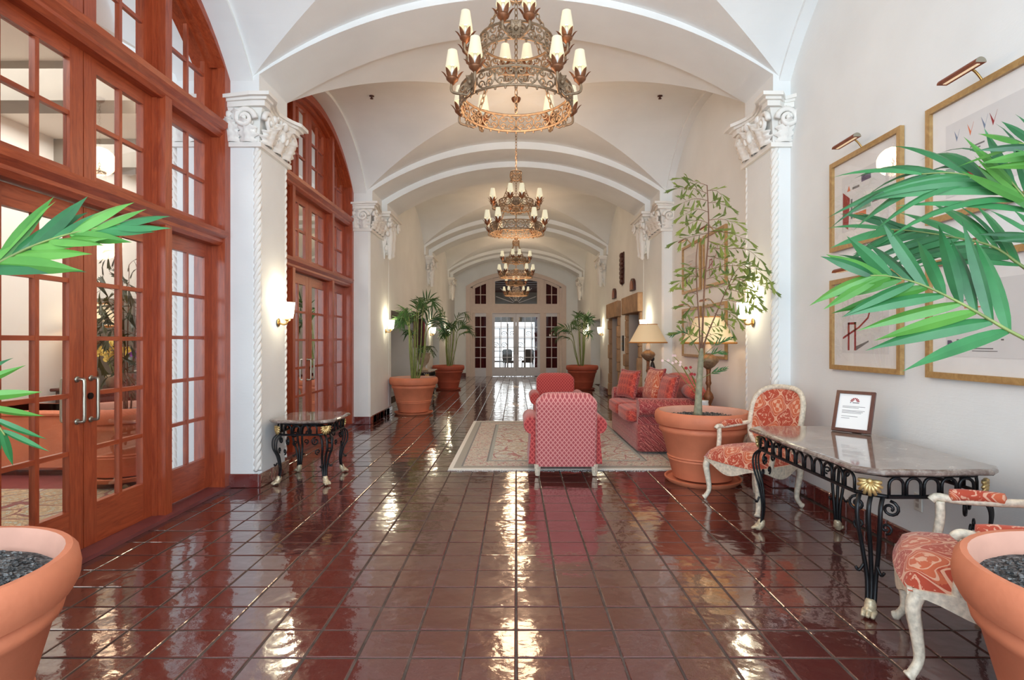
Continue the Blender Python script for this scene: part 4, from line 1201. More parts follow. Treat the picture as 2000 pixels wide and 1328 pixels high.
for q_, (ex, ey, ez) in enumerate(((-1.95, .75, 1.75), (-2.05, 1.25, 2.25), (-1.75, .95, 1.25))):
    b0_, e_ = Vector((-1.92, 1.64, .67)), Vector((ex, ey, ez))
    frond(pl_, base_at(pl_, [b0_, b0_.lerp(e_, .35) + Vector((0, 0, .30)), b0_.lerp(e_, .75) + Vector((0, 0, .22)), e_]), (.5, -.3, .8), 9, .28, .045, .45, ('palm_leaf_bright', 'palm_leaf'), 25 + q_, True, 50, .5, .010, .75)
def small_palm(label, loc, seed, n=11, mat='far_palm_leaf', h=1.25, lean=None):
    t = thing('potted_palm', label, 'plant', (loc[0], loc[1], .66), 0)
    rn = random.Random(seed)
    for k in range(n):
        a = 2 * PI * k / n + rn.uniform(-.3, .3); reach = rn.uniform(.55, .95); hh = h * rn.uniform(.55, 1.0)
        d = Vector((math.cos(a), math.sin(a), 0))
        if loc[0] < 0 and d.x < 0: d.x *= .30
        if loc[0] > 0 and d.x > 0: d.x *= .32
        pts = [d * .10, d * .22 + Vector((0, 0, hh * .45)), d * (.28 * reach + .1) + Vector((0, 0, hh * .85)), d * reach * .75 + Vector((0, 0, hh)), d * reach + Vector((0, 0, hh * .93))]
        frond(t, pts, (0, 0, 1) if k % 3 else (rn.uniform(-.5, .5), -1, .4), 11, .38, .036, .5, (mat,), seed * 50 + k, False, 52, .9, .014, .8)
    return t
small_palm('bushy kentia palm in the pot just past the second red doorway', (-2.02, 10.95), 31, 10, h=1.7)
small_palm('kentia palm in the farther pot near the stone urn', (-2.00, 16.4), 32, 11, h=1.8)
small_palm('kentia palm in the dark pot beyond the red armchairs', (1.95, 16.4), 33, 11, h=1.6)

# ------------------------------------------------------------------ fishtail plants
def fishtail_me(mat, L=.12):
    m = MB()
    pts = [(0, 0), (.35, .08), (.72, .17), (1.0, .30), (.95, .12), (1.12, .10), (.98, .0), (1.16, -.08), (.92, -.10), (.98, -.22), (.7, -.14), (.35, -.07)]
    vs = [(x * L, y * L * .72, -.35 * L * x * x + (.12 * L * abs(y) * 2)) for x, y in pts]
    c = len(vs); vs.append((.55 * L, 0, -.12 * L))
    m.add(vs, [(i, (i + 1) % len(pts), c) for i in range(len(pts))])
    return m.mesh('leaf', mat)
def leafy(plant, branches, me, seed, stem_mat, step=.055, size=(.6, 1.3), depth=.0, scale=1.0, name='branch'):
    rn = random.Random(seed)
    for (pts, r0, leaves) in branches:
        path = smoothpath(pts, 5); N = len(path)
        b = MB().tube(path, [r0 * (1 - .7 * i / (N - 1)) for i in range(N)], 6).build(name, stem_mat, plant, True)
        if not leaves: continue
        dist = 0.0; nxt = step * .6; s = 1
        for i in range(N - 1):
            seg = path[i + 1] - path[i]; T = seg.normalized()
            dist += seg.length
            while nxt < dist:
                p = path[i].lerp(path[i + 1], 1 - (dist - nxt) / max(seg.length, 1e-6)); nxt += step * rn.uniform(.8, 1.25); s = -s
                side = T.cross(Vector((0, -1, 0))); side = side.normalized() if side.length > .1 else Vector((1, 0, 0))
                d = (T * rn.uniform(.5, 1.0) + side * s * rn.uniform(.5, 1.1) + Vector((0, rn.uniform(-.6, .3), rn.uniform(-.45, .1)))).normalized()
                z = Vector((rn.uniform(-.5, .5), -.8, .6)); y = z.cross(d).normalized(); z = d.cross(y)
                sc = rn.uniform(*size) * scale
                o = link('leaf', me, b)
                o.matrix_local = Matrix(((d.x, y.x, z.x, p.x), (d.y, y.y, z.y, p.y), (d.z, y.z, z.z, p.z), (0, 0, 0, 1))) @ Matrix.Scale(sc, 4)
        # tip leaf
        T = (path[-1] - path[-2]).normalized(); z = Vector((.1, -.8, .6)); y = z.cross(T).normalized(); z = T.cross(y)
        o = link('leaf', me, b); p = path[-1]
        o.matrix_local = Matrix(((T.x, y.x, z.x, p.x), (T.y, y.y, z.y, p.y), (T.z, y.z, z.z, p.z), (0, 0, 0, 1))) @ Matrix.Scale(size[1] * scale, 4)
ft = thing('fishtail_plant', 'tall thin fishtail palm with sparse ragged leaves beside the sofa', 'plant', (1.90, 5.66, .66))
o_ = Vector((1.90, 5.66, .66))
rn_ = random.Random(77)
def tp(l, r0, leaves=True, spread=.22):
    out = []; Yb = lambda x: 5.66 - .0032 * max(0, x - 1385)      # the leaning side comes forward, clear of the pillar
    dy = rn_.uniform(-spread, spread * .3) if leaves else 0.0
    for i, (x, y) in enumerate(l):
        out.append(at(x, y, Yb(x) + dy * i / max(1, len(l) - 1)) - o_)
    return (out, r0, leaves)
MB().tube(smoothpath([at(1363, 812, 5.66) - o_, at(1365, 760, 5.66) - o_, at(1368, 715, 5.66) - o_, at(1370, 680, 5.66) - o_], 5), [.050, .043, .039, .036, .035, .034, .033, .032, .031, .031, .030, .029, .027, .024, .020, .014], 12).build('trunk', 'trunk_bark', ft, True)
BR = [tp([(1364, 790), (1366, 740), (1370, 690), (1376, 560), (1384, 450), (1381, 362)], .016, False),
      tp([(1368, 720), (1366, 640), (1361, 560), (1360, 500), (1366, 460)], .010, False),
      tp([(1368, 720), (1376, 670), (1402, 605), (1432, 536)], .012, False)]
for l in ([(1381, 362), (1362, 356), (1338, 350)], [(1382, 378), (1355, 368), (1325, 368)], [(1383, 392), (1358, 388), (1334, 396)], [(1383, 414), (1360, 408), (1338, 418)],
          [(1384, 436), (1362, 430), (1340, 442)], [(1382, 372), (1398, 372), (1410, 382)], [(1383, 396), (1400, 396), (1420, 402)], [(1384, 430), (1410, 428), (1436, 436)],
          [(1384, 452), (1420, 454), (1458, 468)], [(1384, 455), (1352, 462), (1326, 470)], [(1383, 486), (1420, 486), (1460, 488), (1488, 512)], [(1382, 500), (1414, 508), (1440, 520)],
          [(1378, 530), (1410, 520), (1450, 520), (1478, 530)], [(1380, 520), (1356, 532)], [(1366, 540), (1348, 540), (1328, 552)], [(1374, 556), (1396, 560), (1420, 560)],
          [(1432, 536), (1452, 516), (1478, 524), (1500, 548)], [(1428, 546), (1462, 548), (1500, 562)], [(1420, 564), (1448, 572), (1478, 588)], [(1412, 584), (1440, 590), (1466, 596)],
          [(1404, 602), (1424, 610), (1440, 624)], [(1362, 575), (1345, 568)], [(1364, 600), (1340, 598)], [(1372, 600), (1390, 596)], [(1368, 640), (1345, 630)], [(1372, 660), (1394, 652)],
          [(1384, 640), (1404, 636)], [(1368, 660), (1345, 652), (1330, 650)], [(1436, 540), (1450, 548), (1462, 562)], [(1424, 556), (1444, 556), (1470, 572)], [(1383, 470), (1400, 478), (1422, 476)], [(1384, 444), (1400, 446), (1416, 456)], [(1380, 545), (1404, 540), (1432, 546)], [(1396, 612), (1416, 626), (1426, 640)], [(1362, 520), (1344, 522)]):
    BR.append(tp(l, .0035))
leafy(ft, BR, fishtail_me('fishtail_leaf'), 5, 'twig_brown', .036, (.45, 1.1))
LOW = [tp([(1368, 700), (1400, 672), (1428, 660)], .003, False), tp([(1368, 740), (1392, 728), (1416, 720)], .003, False), tp([(1366, 690), (1340, 650), (1312, 655)], .003, False), tp([(1366, 715), (1392, 690), (1416, 690)], .003, False)]
for k, (pts, r0, _) in enumerate(LOW):
    frond(ft, pts, TOC, 6, .10, .014, .4, ('palm_leaf',), 60 + k, True, 30, .2, .004, .7, name='shoot')

# ------------------------------------------------------------------ iron and marble tables
def iron_table(name, label, loc, rz, W, D, Hh, nx, ny, group=None):
    """marble top with shaped edge, arcaded iron apron, gilt shells, cabriole bar legs on paws. W along X, D along Y"""
    t = thing(name, label, 'table', loc, rz, group)
    hw, hd = W / 2, D / 2; c = .10
    def outline(g):
        pts = []
        for (sx, sy) in ((1, 1), (-1, 1), (-1, -1), (1, -1)):
            a = [(sx * (hw + g), sy * (hd - c)), (sx * (hw - c * .45 + g * .7), sy * (hd - c * .45 + g * .7)), (sx * (hw - c), sy * (hd + g))]
            pts += a if sx * sy > 0 else a[::-1]
        out = []
        n = len(pts)
        for i in range(n):
            p, q = Vector((*pts[i], 0)), Vector((*pts[(i + 1) % n], 0)); L = (q - p).length
            for k in range(6):
                u = k / 6; pt = p.lerp(q, u)
                if L > .25:
                    nv = Vector((q.y - p.y, p.x - q.x, 0)).normalized()
                    if nv.dot(pt) < 0: nv = -nv
                    pt = pt + nv * (.016 * math.sin(u * PI) ** 2 - .012 * math.sin(u * 2 * PI) ** 2)
                out.append((pt.x, pt.y))
        return out
    m = MB(); prev = None; rows = [outline(g) for g in (-.02, 0, .008, .008, 0, -.015)]; zs = (Hh - .035, Hh - .03, Hh - .022, Hh - .012, Hh - .004, Hh)
    n = len(rows[0]); vs = [(x, y, z) for r_, z in zip(rows, zs) for x, y in r_]
    fs = [tuple(range(n - 1, -1, -1)), tuple((len(rows) - 1) * n + k for k in range(n))]
    for i in range(len(rows) - 1):
        for k in range(n): fs.append((i * n + k, i * n + (k + 1) % n, (i + 1) * n + (k + 1) % n, (i + 1) * n + k))
    m.add(vs, fs); m.build('marble_top', 'marble_top', t)
    # apron
    z1, z0 = Hh - .04, Hh - .15; ax, ay = hw - .05, hd - .05
    runs = [((-ax + c, -ay), (ax - c, -ay), nx), ((-ax + c, ay), (ax - c, ay), nx), ((-ax, -ay + c), (-ax, ay - c), ny), ((ax, -ay + c), (ax, ay - c), ny)]
    for (p, q, n_) in runs:
        p, q = Vector((*p, 0)), Vector((*q, 0)); d = (q - p) / n_
        m = MB()
        nv = Vector((0, 0, 1)).cross((q - p).normalized())
        for z in (z0, z1): m.tube([p + Vector((0, 0, z)), q + Vector((0, 0, z))], .011, 6)
        a = m.build('apron', 'iron', t)
        for i in range(n_):
            cc = p + d * (i + .5); r_ = d.length * .40; dn = d.normalized()
            pts = [cc - dn * r_ + Vector((0, 0, z0))] + [cc - dn * (r_ * math.cos(w)) + Vector((0, 0, z1 - .014 - r_ + r_ * math.sin(w))) for w in [PI * k / 8 for k in range(9)]] + [cc + dn * r_ + Vector((0, 0, z0))]
            MB().tube(pts, .0085, 5).build('arch', 'iron', a, True)
    for sx in (-1, 1):
        for sy in (-1, 1):
            d = Vector((sx, sy, 0)).normalized(); sd = Vector((-sy, sx, 0)).normalized()
            k0 = Vector((sx * (ax - c * .5), sy * (ay - c * .5), 0))
            up = Vector((0, 0, 1))
            lm = MB()
            m = lm
            for z in (z0, z1): m.tube([Vector((sx * (ax - c), sy * ay, z)), Vector((sx * ax, sy * (ay - c), z))], .011, 6)
            foot = k0 + d * .012
            for s, tk in ((-1, .012), (0, .012), (1, .012)):
                o1, o2 = sd * (s * .052), sd * (s * .020)
                m.tube(smoothpath([k0 + o1 + up * z0, k0 + o1 + d * .05 + up * (z0 - .05), k0 + o1 * .95 + d * .055 + up * (z0 - .14), k0 + o1 * .7 + d * .02 + up * (z0 * .55), k0 + o2 + d * .0 + up * (z0 * .30), foot + o2 * .8 + up * .07], 6), tk, 6, up=d, flat=.6)
            lg = m.build('leg', 'iron', t, True)
            for s in (-1, 1):
                MB().tube(spiral(k0 + sd * (s * .075) - d * .04 + up * (z0 - .07), sd * s, up, .042, 1.4, PI * .5, -1, 16), .008, 5).build('scroll', 'iron', lg, True)
                MB().tube(spiral(k0 + sd * (s * .06) - d * .02 + up * (z0 - .17), sd * s, up, .03, 1.2, -PI * .5, 1, 14), .007, 5).build('scroll', 'iron', lg, True)
                MB().tube(smoothpath([k0 + sd * (s * .03) + d * .02 + up * (z0 * .42), k0 + sd * (s * .05) + d * .03 + up * (z0 * .36), k0 + sd * (s * .065) + d * .035 + up * (z0 * .39)], 4), .008, 5).build('scroll', 'iron', lg, True)
            m = MB()      # gilt shell
            cen = k0 + d * .022 + up * ((z0 + z1) / 2)
            for q in range(9):
                w = R(-20 + 220 * q / 8)
                dr = sd * math.cos(w) - up * math.sin(w) * 1.0
                m.tube([cen + up * .02, cen + up * .01 + dr * .03 + d * .016, cen + dr * .056 + d * .006], [.006, .012, .009], 6)
            m.blob(cen + up * .02 + d * .012, .014, .014, .014, 8, 6)
            m.build('gilt_shell', 'gold_paint', lg, True)
            m = MB()      # paw
            m.tube(smoothpath([foot + up * .085, foot + d * .008 + up * .05, foot + d * .03 + up * .022], 4), [.02, .024, .026, .028, .028, .028, .029, .03, .03], 10)
            for s in (-1, 0, 1):
                b = foot + d * .045 + sd * (s * .022)
                m.tube(smoothpath([b - d * .03 + up * .03, b + up * .026, b + d * .022 + up * .012], 4), [.013, .014, .014, .014, .013, .012, .011, .010, .008], 7)
            m.build('paw', 'paw_paint', lg, True)
    return t
iron_table('console_table', 'long marble-topped console table with black arcaded iron frame', (2.125, 3.52, 0), 0, .75, 1.46, .775, 5, 11)
iron_table('side_table', 'small marble-topped iron side table against the white pillar', (-2.125, 5.77, 0), 0, .64, .70, .65, 4, 4)
iron_table('console_table', 'ornate iron console carrying the stone urn, behind the potted palms', (-2.24, 13.6, 0), 0, .46, 1.3, .72, 3, 8)

# ------------------------------------------------------------------ carved open armchairs
def bergere(label, loc, rz):
    t = thing('open_armchair', label, 'armchair', loc, rz, 'carved orange damask armchairs')
    # front toward -Y
    def leg(x, y, sy, sx):
        o = Vector((sx * .03, sy * .05, 0))
        pts = [Vector((x, y, .36)), Vector((x, y, .30)) + o * .35, Vector((x, y, .20)) + o * .1, Vector((x, y, .09)) - o * .1, Vector((x, y, .03)) + o * .4, Vector((x, y, .012)) + o * .75]
        MB().tube(smoothpath(pts, 5), [.034 - .014 * min(1, i / 16) + (.004 if i > 21 else 0) for i in range(26)], 8).build('leg', 'antique_white', t, True)
    leg(-.28, -.25, -1, -1); leg(.28, -.25, -1, 1); leg(-.23, .26, 1, -1); leg(.23, .26, 1, 1)
    # seat rail with serpentine lower edge
    def rail(p, q, drop):
        p, q = Vector(p), Vector(q); m = MB(); N = 12; nv = (q - p).cross(Vector((0, 0, 1))).normalized()
        vs = []
        for i in range(N + 1):
            u = i / N; c = p.lerp(q, u) + nv * (.018 * math.sin(PI * u)); zb = .335 - drop * (math.sin(PI * u) ** 2) + .02 * math.cos(2 * PI * u)
            vs += [c + nv * .018 + Vector((0, 0, zb)), c + nv * .018 + Vector((0, 0, .385)), c - nv * .018 + Vector((0, 0, .385)), c - nv * .018 + Vector((0, 0, zb))]
        fs = [(0, 1, 2, 3), tuple(4 * N + k for k in range(4))]
        for i in range(N):
            for k in range(4): fs.append((4 * i + k, 4 * i + (k + 1) % 4, 4 * i + 4 + (k + 1) % 4, 4 * i + 4 + k))
        m.add(vs, fs); m.build('seat_rail', 'antique_white', t)
    rail((-.29, -.27, 0), (.29, -.27, 0), .04); rail((.29, -.27, 0), (.24, .27, 0), .035); rail((-.24, .27, 0), (-.29, -.27, 0), .035); rail((.24, .27, 0), (-.24, .27, 0), .02)
    # domed seat
    def seat(u, v):
        x = -1 + 2 * u; y = -1 + 2 * v
        hw = .305 - .05 * v
        e = (1 - abs(x) ** 4) * (1 - abs(y) ** 4)
        return (x * hw, y * .285 - .03 * (1 - x * x) * (1 - v), .375 + .135 * max(0, e) ** .40)
    MB().grid(seat, 17, 17).build('seat', 'damask_orange', t, True)
    # back: cartouche shaped frame and pad, raked
    def bo(s, g=0.0):          # outline parameter 0..1 around, local (x, h)
        a = 2 * PI * s
        cx, cz = math.cos(a), math.sin(a)
        sp = lambda v, p: math.copysign(abs(v) ** p, v)
        w = .27 + g + .015 * cz
        return sp(cx, .62) * w, .27 + (.27 + g) * sp(cz, .62) + (.02 * (1 - abs(cx)) if cz > 0 else 0)
    rake = lambda x, h, d: Vector((x, .255 + .22 * h - .06 * (x / .27) ** 2 + d, .45 + h))
    MB().tube([rake(*bo(k / 40), 0) for k in range(40)], .024, 8, closed=True).build('back_frame', 'antique_white', t, True)
    for sgn, nm in ((-1, 'back_pad'), (1, 'back_panel')):
        def pad(u, v, sgn=sgn):
            x, h = bo(u); x *= v; h = .27 + (h - .27) * v
            return rake(x, h, sgn * .035 * (1 - v ** 4))
        MB().grid(pad, 40, 8, cu=True).build(nm, 'damask_orange', t, True)
    for s in (-1, 1):
        m = MB().tube([rake(s * .22, .02, 0), (s * .235, .26, .34)], .022, 8)
        m.build('back_post', 'antique_white', t, True)
        m = MB()
        m.tube(smoothpath([(s * .285, -.12, .36), (s * .295, -.115, .44), (s * .302, -.10, .54), (s * .305, -.10, .625)], 5), .021, 8)
        m.tube(smoothpath([(s * .308, -.135, .625), (s * .308, -.11, .645), (s * .305, -.03, .64), (s * .28, .12, .655), (s * .255, .30, .68)], 5), .020, 8)
        ar = m.build('arm', 'antique_white', t, True)
        MB().tube(smoothpath([(s * .305, -.065, .66), (s * .302, -.01, .668), (s * .292, .09, .672), (s * .28, .15, .672)], 5), [.012] + [.03] * 14 + [.012], 10).build('arm_pad', 'damask_orange', ar, True)
    return t
bergere('carved cream armchair with orange damask, against the wall beyond the console table', (2.08, 4.86, 0), R(-66))
bergere('carved cream armchair with orange damask, half hidden by the huge gravel pot', (2.045, 2.45, 0), R(-120))

# ------------------------------------------------------------------ club chairs and sofa
def rolled_arm(m, x, y0, y1, z, r, zb):
    s = 1 if x > 0 else -1
    prof = [(x - s * .07, zb), (x - s * .07, z - .04)] + [(x + r * math.cos(a) * s * 1.0, z + r * math.sin(a)) for a in [PI - R(15) - R(250) * k / 14 for k in range(15)]] + [(x + s * .035, zb)]
    n = len(prof)
    rings = []
    for (y, k) in ((y0, .90), (y0 + .02, 1.0), (y1 - .02, 1.0), (y1, .92)):
        cx = x; cz = (z + zb) / 2
        rings += [((px - cx) * k + cx, y, (pz - cz) * (k * .5 + .5) + cz) for px, pz in prof]
    fs = [tuple(range(n)), tuple(range(4 * n - 1, 3 * n - 1, -1))]
    for i in range(3):
        for k in range(n): fs.append((i * n + k, i * n + (k + 1) % n, (i + 1) * n + (k + 1) % n, (i + 1) * n + k))
    return m.add(rings, fs)
def club_chair(label, loc, rz, fab, fab2):
    t = thing('club_armchair', label, 'armchair', loc, rz, 'red lattice club chairs')
    # front toward -Y
    MB().pillow((0, -.02, .23), .34, .36, .13, .18).build('base', fab2, t, True)
    MB().pillow((0, -.08, .42), .27, .34, .085, .3).build('seat_cushion', fab2, t, True)
    m = MB()
    def back(u, v):
        # rounded slab, raked; u round the section, v up
        a = 2 * PI * u; sp = lambda q, p: math.copysign(abs(q) ** p, q)
        z = .10 + .78 * v; top = max(0, (v - .86) / .14); k = (1 - top ** 2.2 * .22)
        x = sp(math.cos(a), .25) * .318 * k; y = sp(math.sin(a), .3) * .10 * (1 - top ** 2 * .7)
        z -= .05 * top * (abs(x) / .318) ** 4
        return (x, .33 + y + .10 * (v - .3), z)
    m.grid(back, 40, 16, cu=True)
    n0 = len(m.v) - 40 * 16
    m.f.append(tuple(k * 16 + 15 for k in range(40))); m.f.append(tuple(k * 16 for k in range(39, -1, -1)))
    m.build('backrest', fab, t, 50)
    for s in (-1, 1):
        rolled_arm(MB(), s * .36, -.40, .30, .52, .088, .10).build('arm', fab2, t, 40)
    for (x, y) in ((-.29, -.33), (.29, -.33), (-.30, .37), (.30, .37)):
        MB().lathe([(.022, 0), (.026, .03), (.034, .10), (.036, .12)], 4, (x, y, 0)).build('foot', 'antique_white', t)
    return t
club_chair('pink lattice club chair seen from behind at the front edge of the rug', (.525, 6.20, .012), PI, 'lattice_pink', 'lattice_red')
club_chair('deep red lattice club chair facing us from the far end of the rug', (.66, 9.02, .012), 0, 'lattice_red', 'lattice_red')

def sofa(label, loc, rz):
    t = thing('sofa', label, 'sofa', loc, rz)
    # front toward -Y, width along X
    MB().pillow((0, .0, .20), .98, .42, .18, .12).build('base', 'damask_pink', t, 40)
    for s in (-1, 1):
        o = MB().pillow((s * .385, -.11, .45), .385, .40, .095, .3).build('seat_cushion', 'damask_red', t, True)
        m = MB()
        for z in (.385, .515):
            m.tube([(s * .385 + .372 * math.copysign(abs(math.cos(a)) ** .3, math.cos(a)), -.11 + .388 * math.copysign(abs(math.sin(a)) ** .3, math.sin(a)), z) for a in [2 * PI * k / 48 for k in range(48)]], .009, 5, closed=True)
        m.build('piping', 'damask_pink', o, True)
    def back(u, v):
        a = 2 * PI * v; x = -1 + 2 * u
        h = .46 + .20 * math.cos(x * PI * .5) ** .8 if abs(x) < 1 else .46
        sp = lambda q, p: math.copysign(abs(q) ** p, q)
        yy = .35 + sp(math.cos(a), .5) * .09; zz = .36 + (h) * (.5 + .5 * sp(math.sin(a), .35)) * .92
        return (x * .93, yy + .1 * (zz - .4), zz)
    m = MB(); m.grid(back, 31, 20, cv=True); m.f.append(tuple(range(20))); m.f.append(tuple(30 * 20 + k for k in range(19, -1, -1)))
    m.build('backrest', 'damask_red', t, True)
    for s in (-1, 1):
        rolled_arm(MB(), s * .90, -.40, .42, .58, .115, .04).build('arm', 'damask_pink', t, 40)
    return t
SO = (1.93, 7.88, .012)
sofa('red damask sofa standing along the wall behind the tall plant', SO, R(-90))
def cushion(label, loc, rot, hw, hh, th, mat, ruffle=True):
    t = thing('throw_cushion', label, 'cushion', loc, 0)
    t.rotation_euler = rot
    def pad(u, v):
        x, z = -1 + 2 * u, -1 + 2 * v
        e = max(0, (1 - x ** 4) * (1 - z ** 4)) ** .5
        k = 1 - .07 * (1 - abs(x)) - .07 * (1 - abs(z))
        return x, z, e, k
    for s in (-1, 1):
        def fn(u, v, s=s):
            x, z, e, k = pad(u, v)
            return (x * hw * (1 - .10 * (1 - z * z)), s * th * e, z * hh * (1 - .10 * (1 - x * x)))
        MB().grid(fn, 13, 13).build('cover', mat, t, True)
    if ruffle:
        m = MB(); pts = []
        for k in range(48):
            q = k / 12; i = int(q); f_ = (q - i) * 2 - 1
            x, z = ((f_, -1), (1, f_), (-f_, 1), (-1, -f_))[i]
            pts.append((x * hw * (1 - .10 * (1 - z * z)), 0, z * hh * (1 - .10 * (1 - x * x))))
        m.tube(pts, .016, 6, closed=True); m.build('edging', 'damask_pink', t, True)
    return t
cushion('square red damask cushion propped at the far end of the sofa', (1.70, 8.42, .78), (R(-14), 0, R(-72)), .27, .21, .08, 'damask_red')
cushion('plump orange-red damask cushion in the middle of the sofa back', (1.98, 7.98, .80), (R(-14), 0, R(-84)), .30, .24, .08, 'damask_orange')
cushion('dark red damask cushion at the near end of the sofa back', (2.02, 7.36, .78), (R(-14), 0, R(-88)), .27, .20, .08, 'damask_red')
t = thing('bolster', 'small round red bolster with button end on the near sofa arm', 'cushion', (2.24, 7.05, .78))
MB().lathe([(.001, -.22), (.06, -.215), (.09, -.18), (.095, 0), (.09, .18), (.06, .215), (.001, .22)], 18).xf(Matrix.Rotation(R(90), 4, 'X')).build('roll', 'damask_red', t, True)
MB().blob((0, -.225, 0), .02, .012, .02, 8, 6).build('button', 'gold_paint', t, True)

# rug
rug = thing('rug', 'cream and grey floral rug with rust scrollwork under the club chairs', 'rug', (.60, 7.98, 0))
m = MB(); N = 40
rn = random.Random(4)
MB().box(-1.35, 1.35, -1.85, 1.85, .001, .012).build('pile', 'rug_weave', rug)
m = MB()
for sy in (-1, 1):
    for k in range(150):
        x = -1.345 + 2.69 * k / 149
        m.box(x - .005, x + .005, *sorted((sy * 1.848, sy * (1.90 + rn.uniform(-.01, .02)))), .001, .006)
o = m.build('fringe', 'print_paper', rug); o['kind'] = 'stuff'

# ------------------------------------------------------------------ end tables, lamps, things on them
def end_table(label, loc, w, h):
    t = thing('end_table', label, 'table', loc)
    MB().bev(-w / 2, w / 2, -w / 2, w / 2, h - .03, h, .01).build('table_top', 'dark_wood', t)
    MB().box(-w * .44, w * .44, -w * .44, w * .44, h - .11, h - .03).build('apron', 'dark_wood', t)
    for sx in (-1, 1):
        for sy in (-1, 1):
            MB().lathe([(.014, 0), (.018, .03), (.012, .06), (.022, h * .5), (.026, h - .12), (.026, h - .05)], 8, (sx * w * .40, sy * w * .40, 0)).build('leg', 'dark_wood', t, True)
end_table('dark wooden end table at the far end of the sofa', (2.17, 9.25, 0), .46, .60)
end_table('dark wooden end table hidden between fishtail pot and sofa', (2.28, 6.52, 0), .42, .60)
def table_lamp(label, loc, watts=3.2):
    t = thing('table_lamp', label, 'lamp', loc, 0, 'cream-shaded table lamps')
    MB().lathe([(.10, 0), (.10, .02), (.085, .03), (.05, .05), (.03, .08), (.045, .12), (.06, .16), (.05, .20), (.025, .24), (.022, .30), (.035, .33), (.028, .36), (.024, .46), (.03, .50)], 20).build('base', 'rust_cup', t, True)
    MB().lathe([(.03, .50), (.07, .53), (.112, .58), (.118, .61), (.10, .64), (.06, .66), (.03, .68)], 20).build('urn', 'rust_iron', t, True)
    MB().lathe([(.035, .68), (.04, .70), (.036, .76), (.012, .80), (.012, .98)], 14).build('candle_tube', 'white_plastic', t, True)
    m = MB(); m.lathe([(.31, .80), (.305, .81), (.15, 1.10), (.145, 1.11)], 36, closed_ends=False); m.build('shade', 'lamp_shade_glow', t, True)
    for (r_, z, w) in ((.309, .803, .018), (.15, 1.105, .010)):
        MB().tube([(r_ * math.cos(2 * PI * k / 36), r_ * math.sin(2 * PI * k / 36), z) for k in range(36)], w * .6, 6, closed=True).build('trim', 'shade_trim', t, True)
    MB().blob((0, 0, .93), .03, .03, .05).build('bulb', 'lit_bulb', t, True)
    point('lamp_glow', (0, 0, 1.0), watts, WARM, .04, t)
    return t
table_lamp('cream-shaded lamp on the end table near the elevators', (2.20, 9.25, .60))
table_lamp('cream-shaded lamp showing behind the tall fishtail plant', (2.14 + .12, 6.52, .60))
# orchid and dark figure beside the far lamp
ob = Vector((2.16, 6.42, .60))
t = thing('orchid', 'pale blossoming orchid spray leaning left out of the plant by the sofa', 'plant', ob)
t['label'] = 'pale blossoming orchid spray arching over the near sofa arm'
MB().lathe([(.05, 0), (.07, .05), (.06, .12), (.065, .14)], 14).build('vase', 'print_paper', t, True)
rn = random.Random(9)
for k, (px, py, Y) in enumerate(((1294, 702, 6.55), (1312, 694, 6.6), (1322, 708, 6.4), (1338, 716, 6.3), (1346, 730, 6.3))):
    e = at(px, py, Y) - ob
    pth = smoothpath([Vector((0, 0, .12)), e * .35 + Vector((0, 0, .10)), e * .75 + Vector((0, 0, .08)), e], 5)
    st = MB().tube(pth, .004, 5).build('stem', 'stem_green', t, True)
    for q in range(3):
        p = pth[-1 - q * 2] + Vector((rn.uniform(-.03, .03), rn.uniform(-.03, .03), rn.uniform(-.02, .03)))
        m = MB()
        for w in range(5):
            a = 2 * PI * w / 5
            leaf_grid(m, p, (math.cos(a), .2, math.sin(a)), (0, -1, 0), .016, .020, .3, 5, 0, 1, .2)
        m.build('blossom', 'blossom_red' if k >= 3 else 'blossom_pink', st, True)
t = thing('figurine', 'slim dark figurine standing beside the far table lamp', 'figurine', (2.30, 9.36, .60))
MB().lathe([(.05, 0), (.05, .03), (.03, .06), (.045, .18), (.035, .30), (.05, .38), (.03, .45), (.018, .48)], 14).build('body', 'black_figure', t, True)
MB().blob((0, 0, .53), .035, .035, .05).build('head', 'black_figure', t, True)
# stone urn with its plant on the alcove console
t = thing('stone_urn', 'footed stone urn with leafy plant on the iron console', 'urn', (-2.22, 13.3, .72))
MB().lathe([(.11, 0), (.11, .03), (.05, .07), (.045, .11), (.12, .20), (.16, .32), (.15, .38), (.18, .41), (.17, .42), (.14, .40)], 24).build('bowl', 'stone_urn', t, True)
rn = random.Random(19)
for k in range(12):
    a = 2 * PI * k / 12; d = Vector((math.cos(a) * (.35 if math.cos(a) < 0 else .8), math.sin(a), 0))
    frond(t, [Vector((0, 0, .40)), d * .12 + Vector((0, 0, .56)), d * .28 + Vector((0, 0, .58 - .1 * (k % 2))), d * .40 + Vector((0, 0, .48 - .12 * (k % 2)))], (0, 0, 1), 7, .14, .03, .3, ('far_palm_leaf',), 300 + k, False, 45, .6, .006, .7, name='spray')

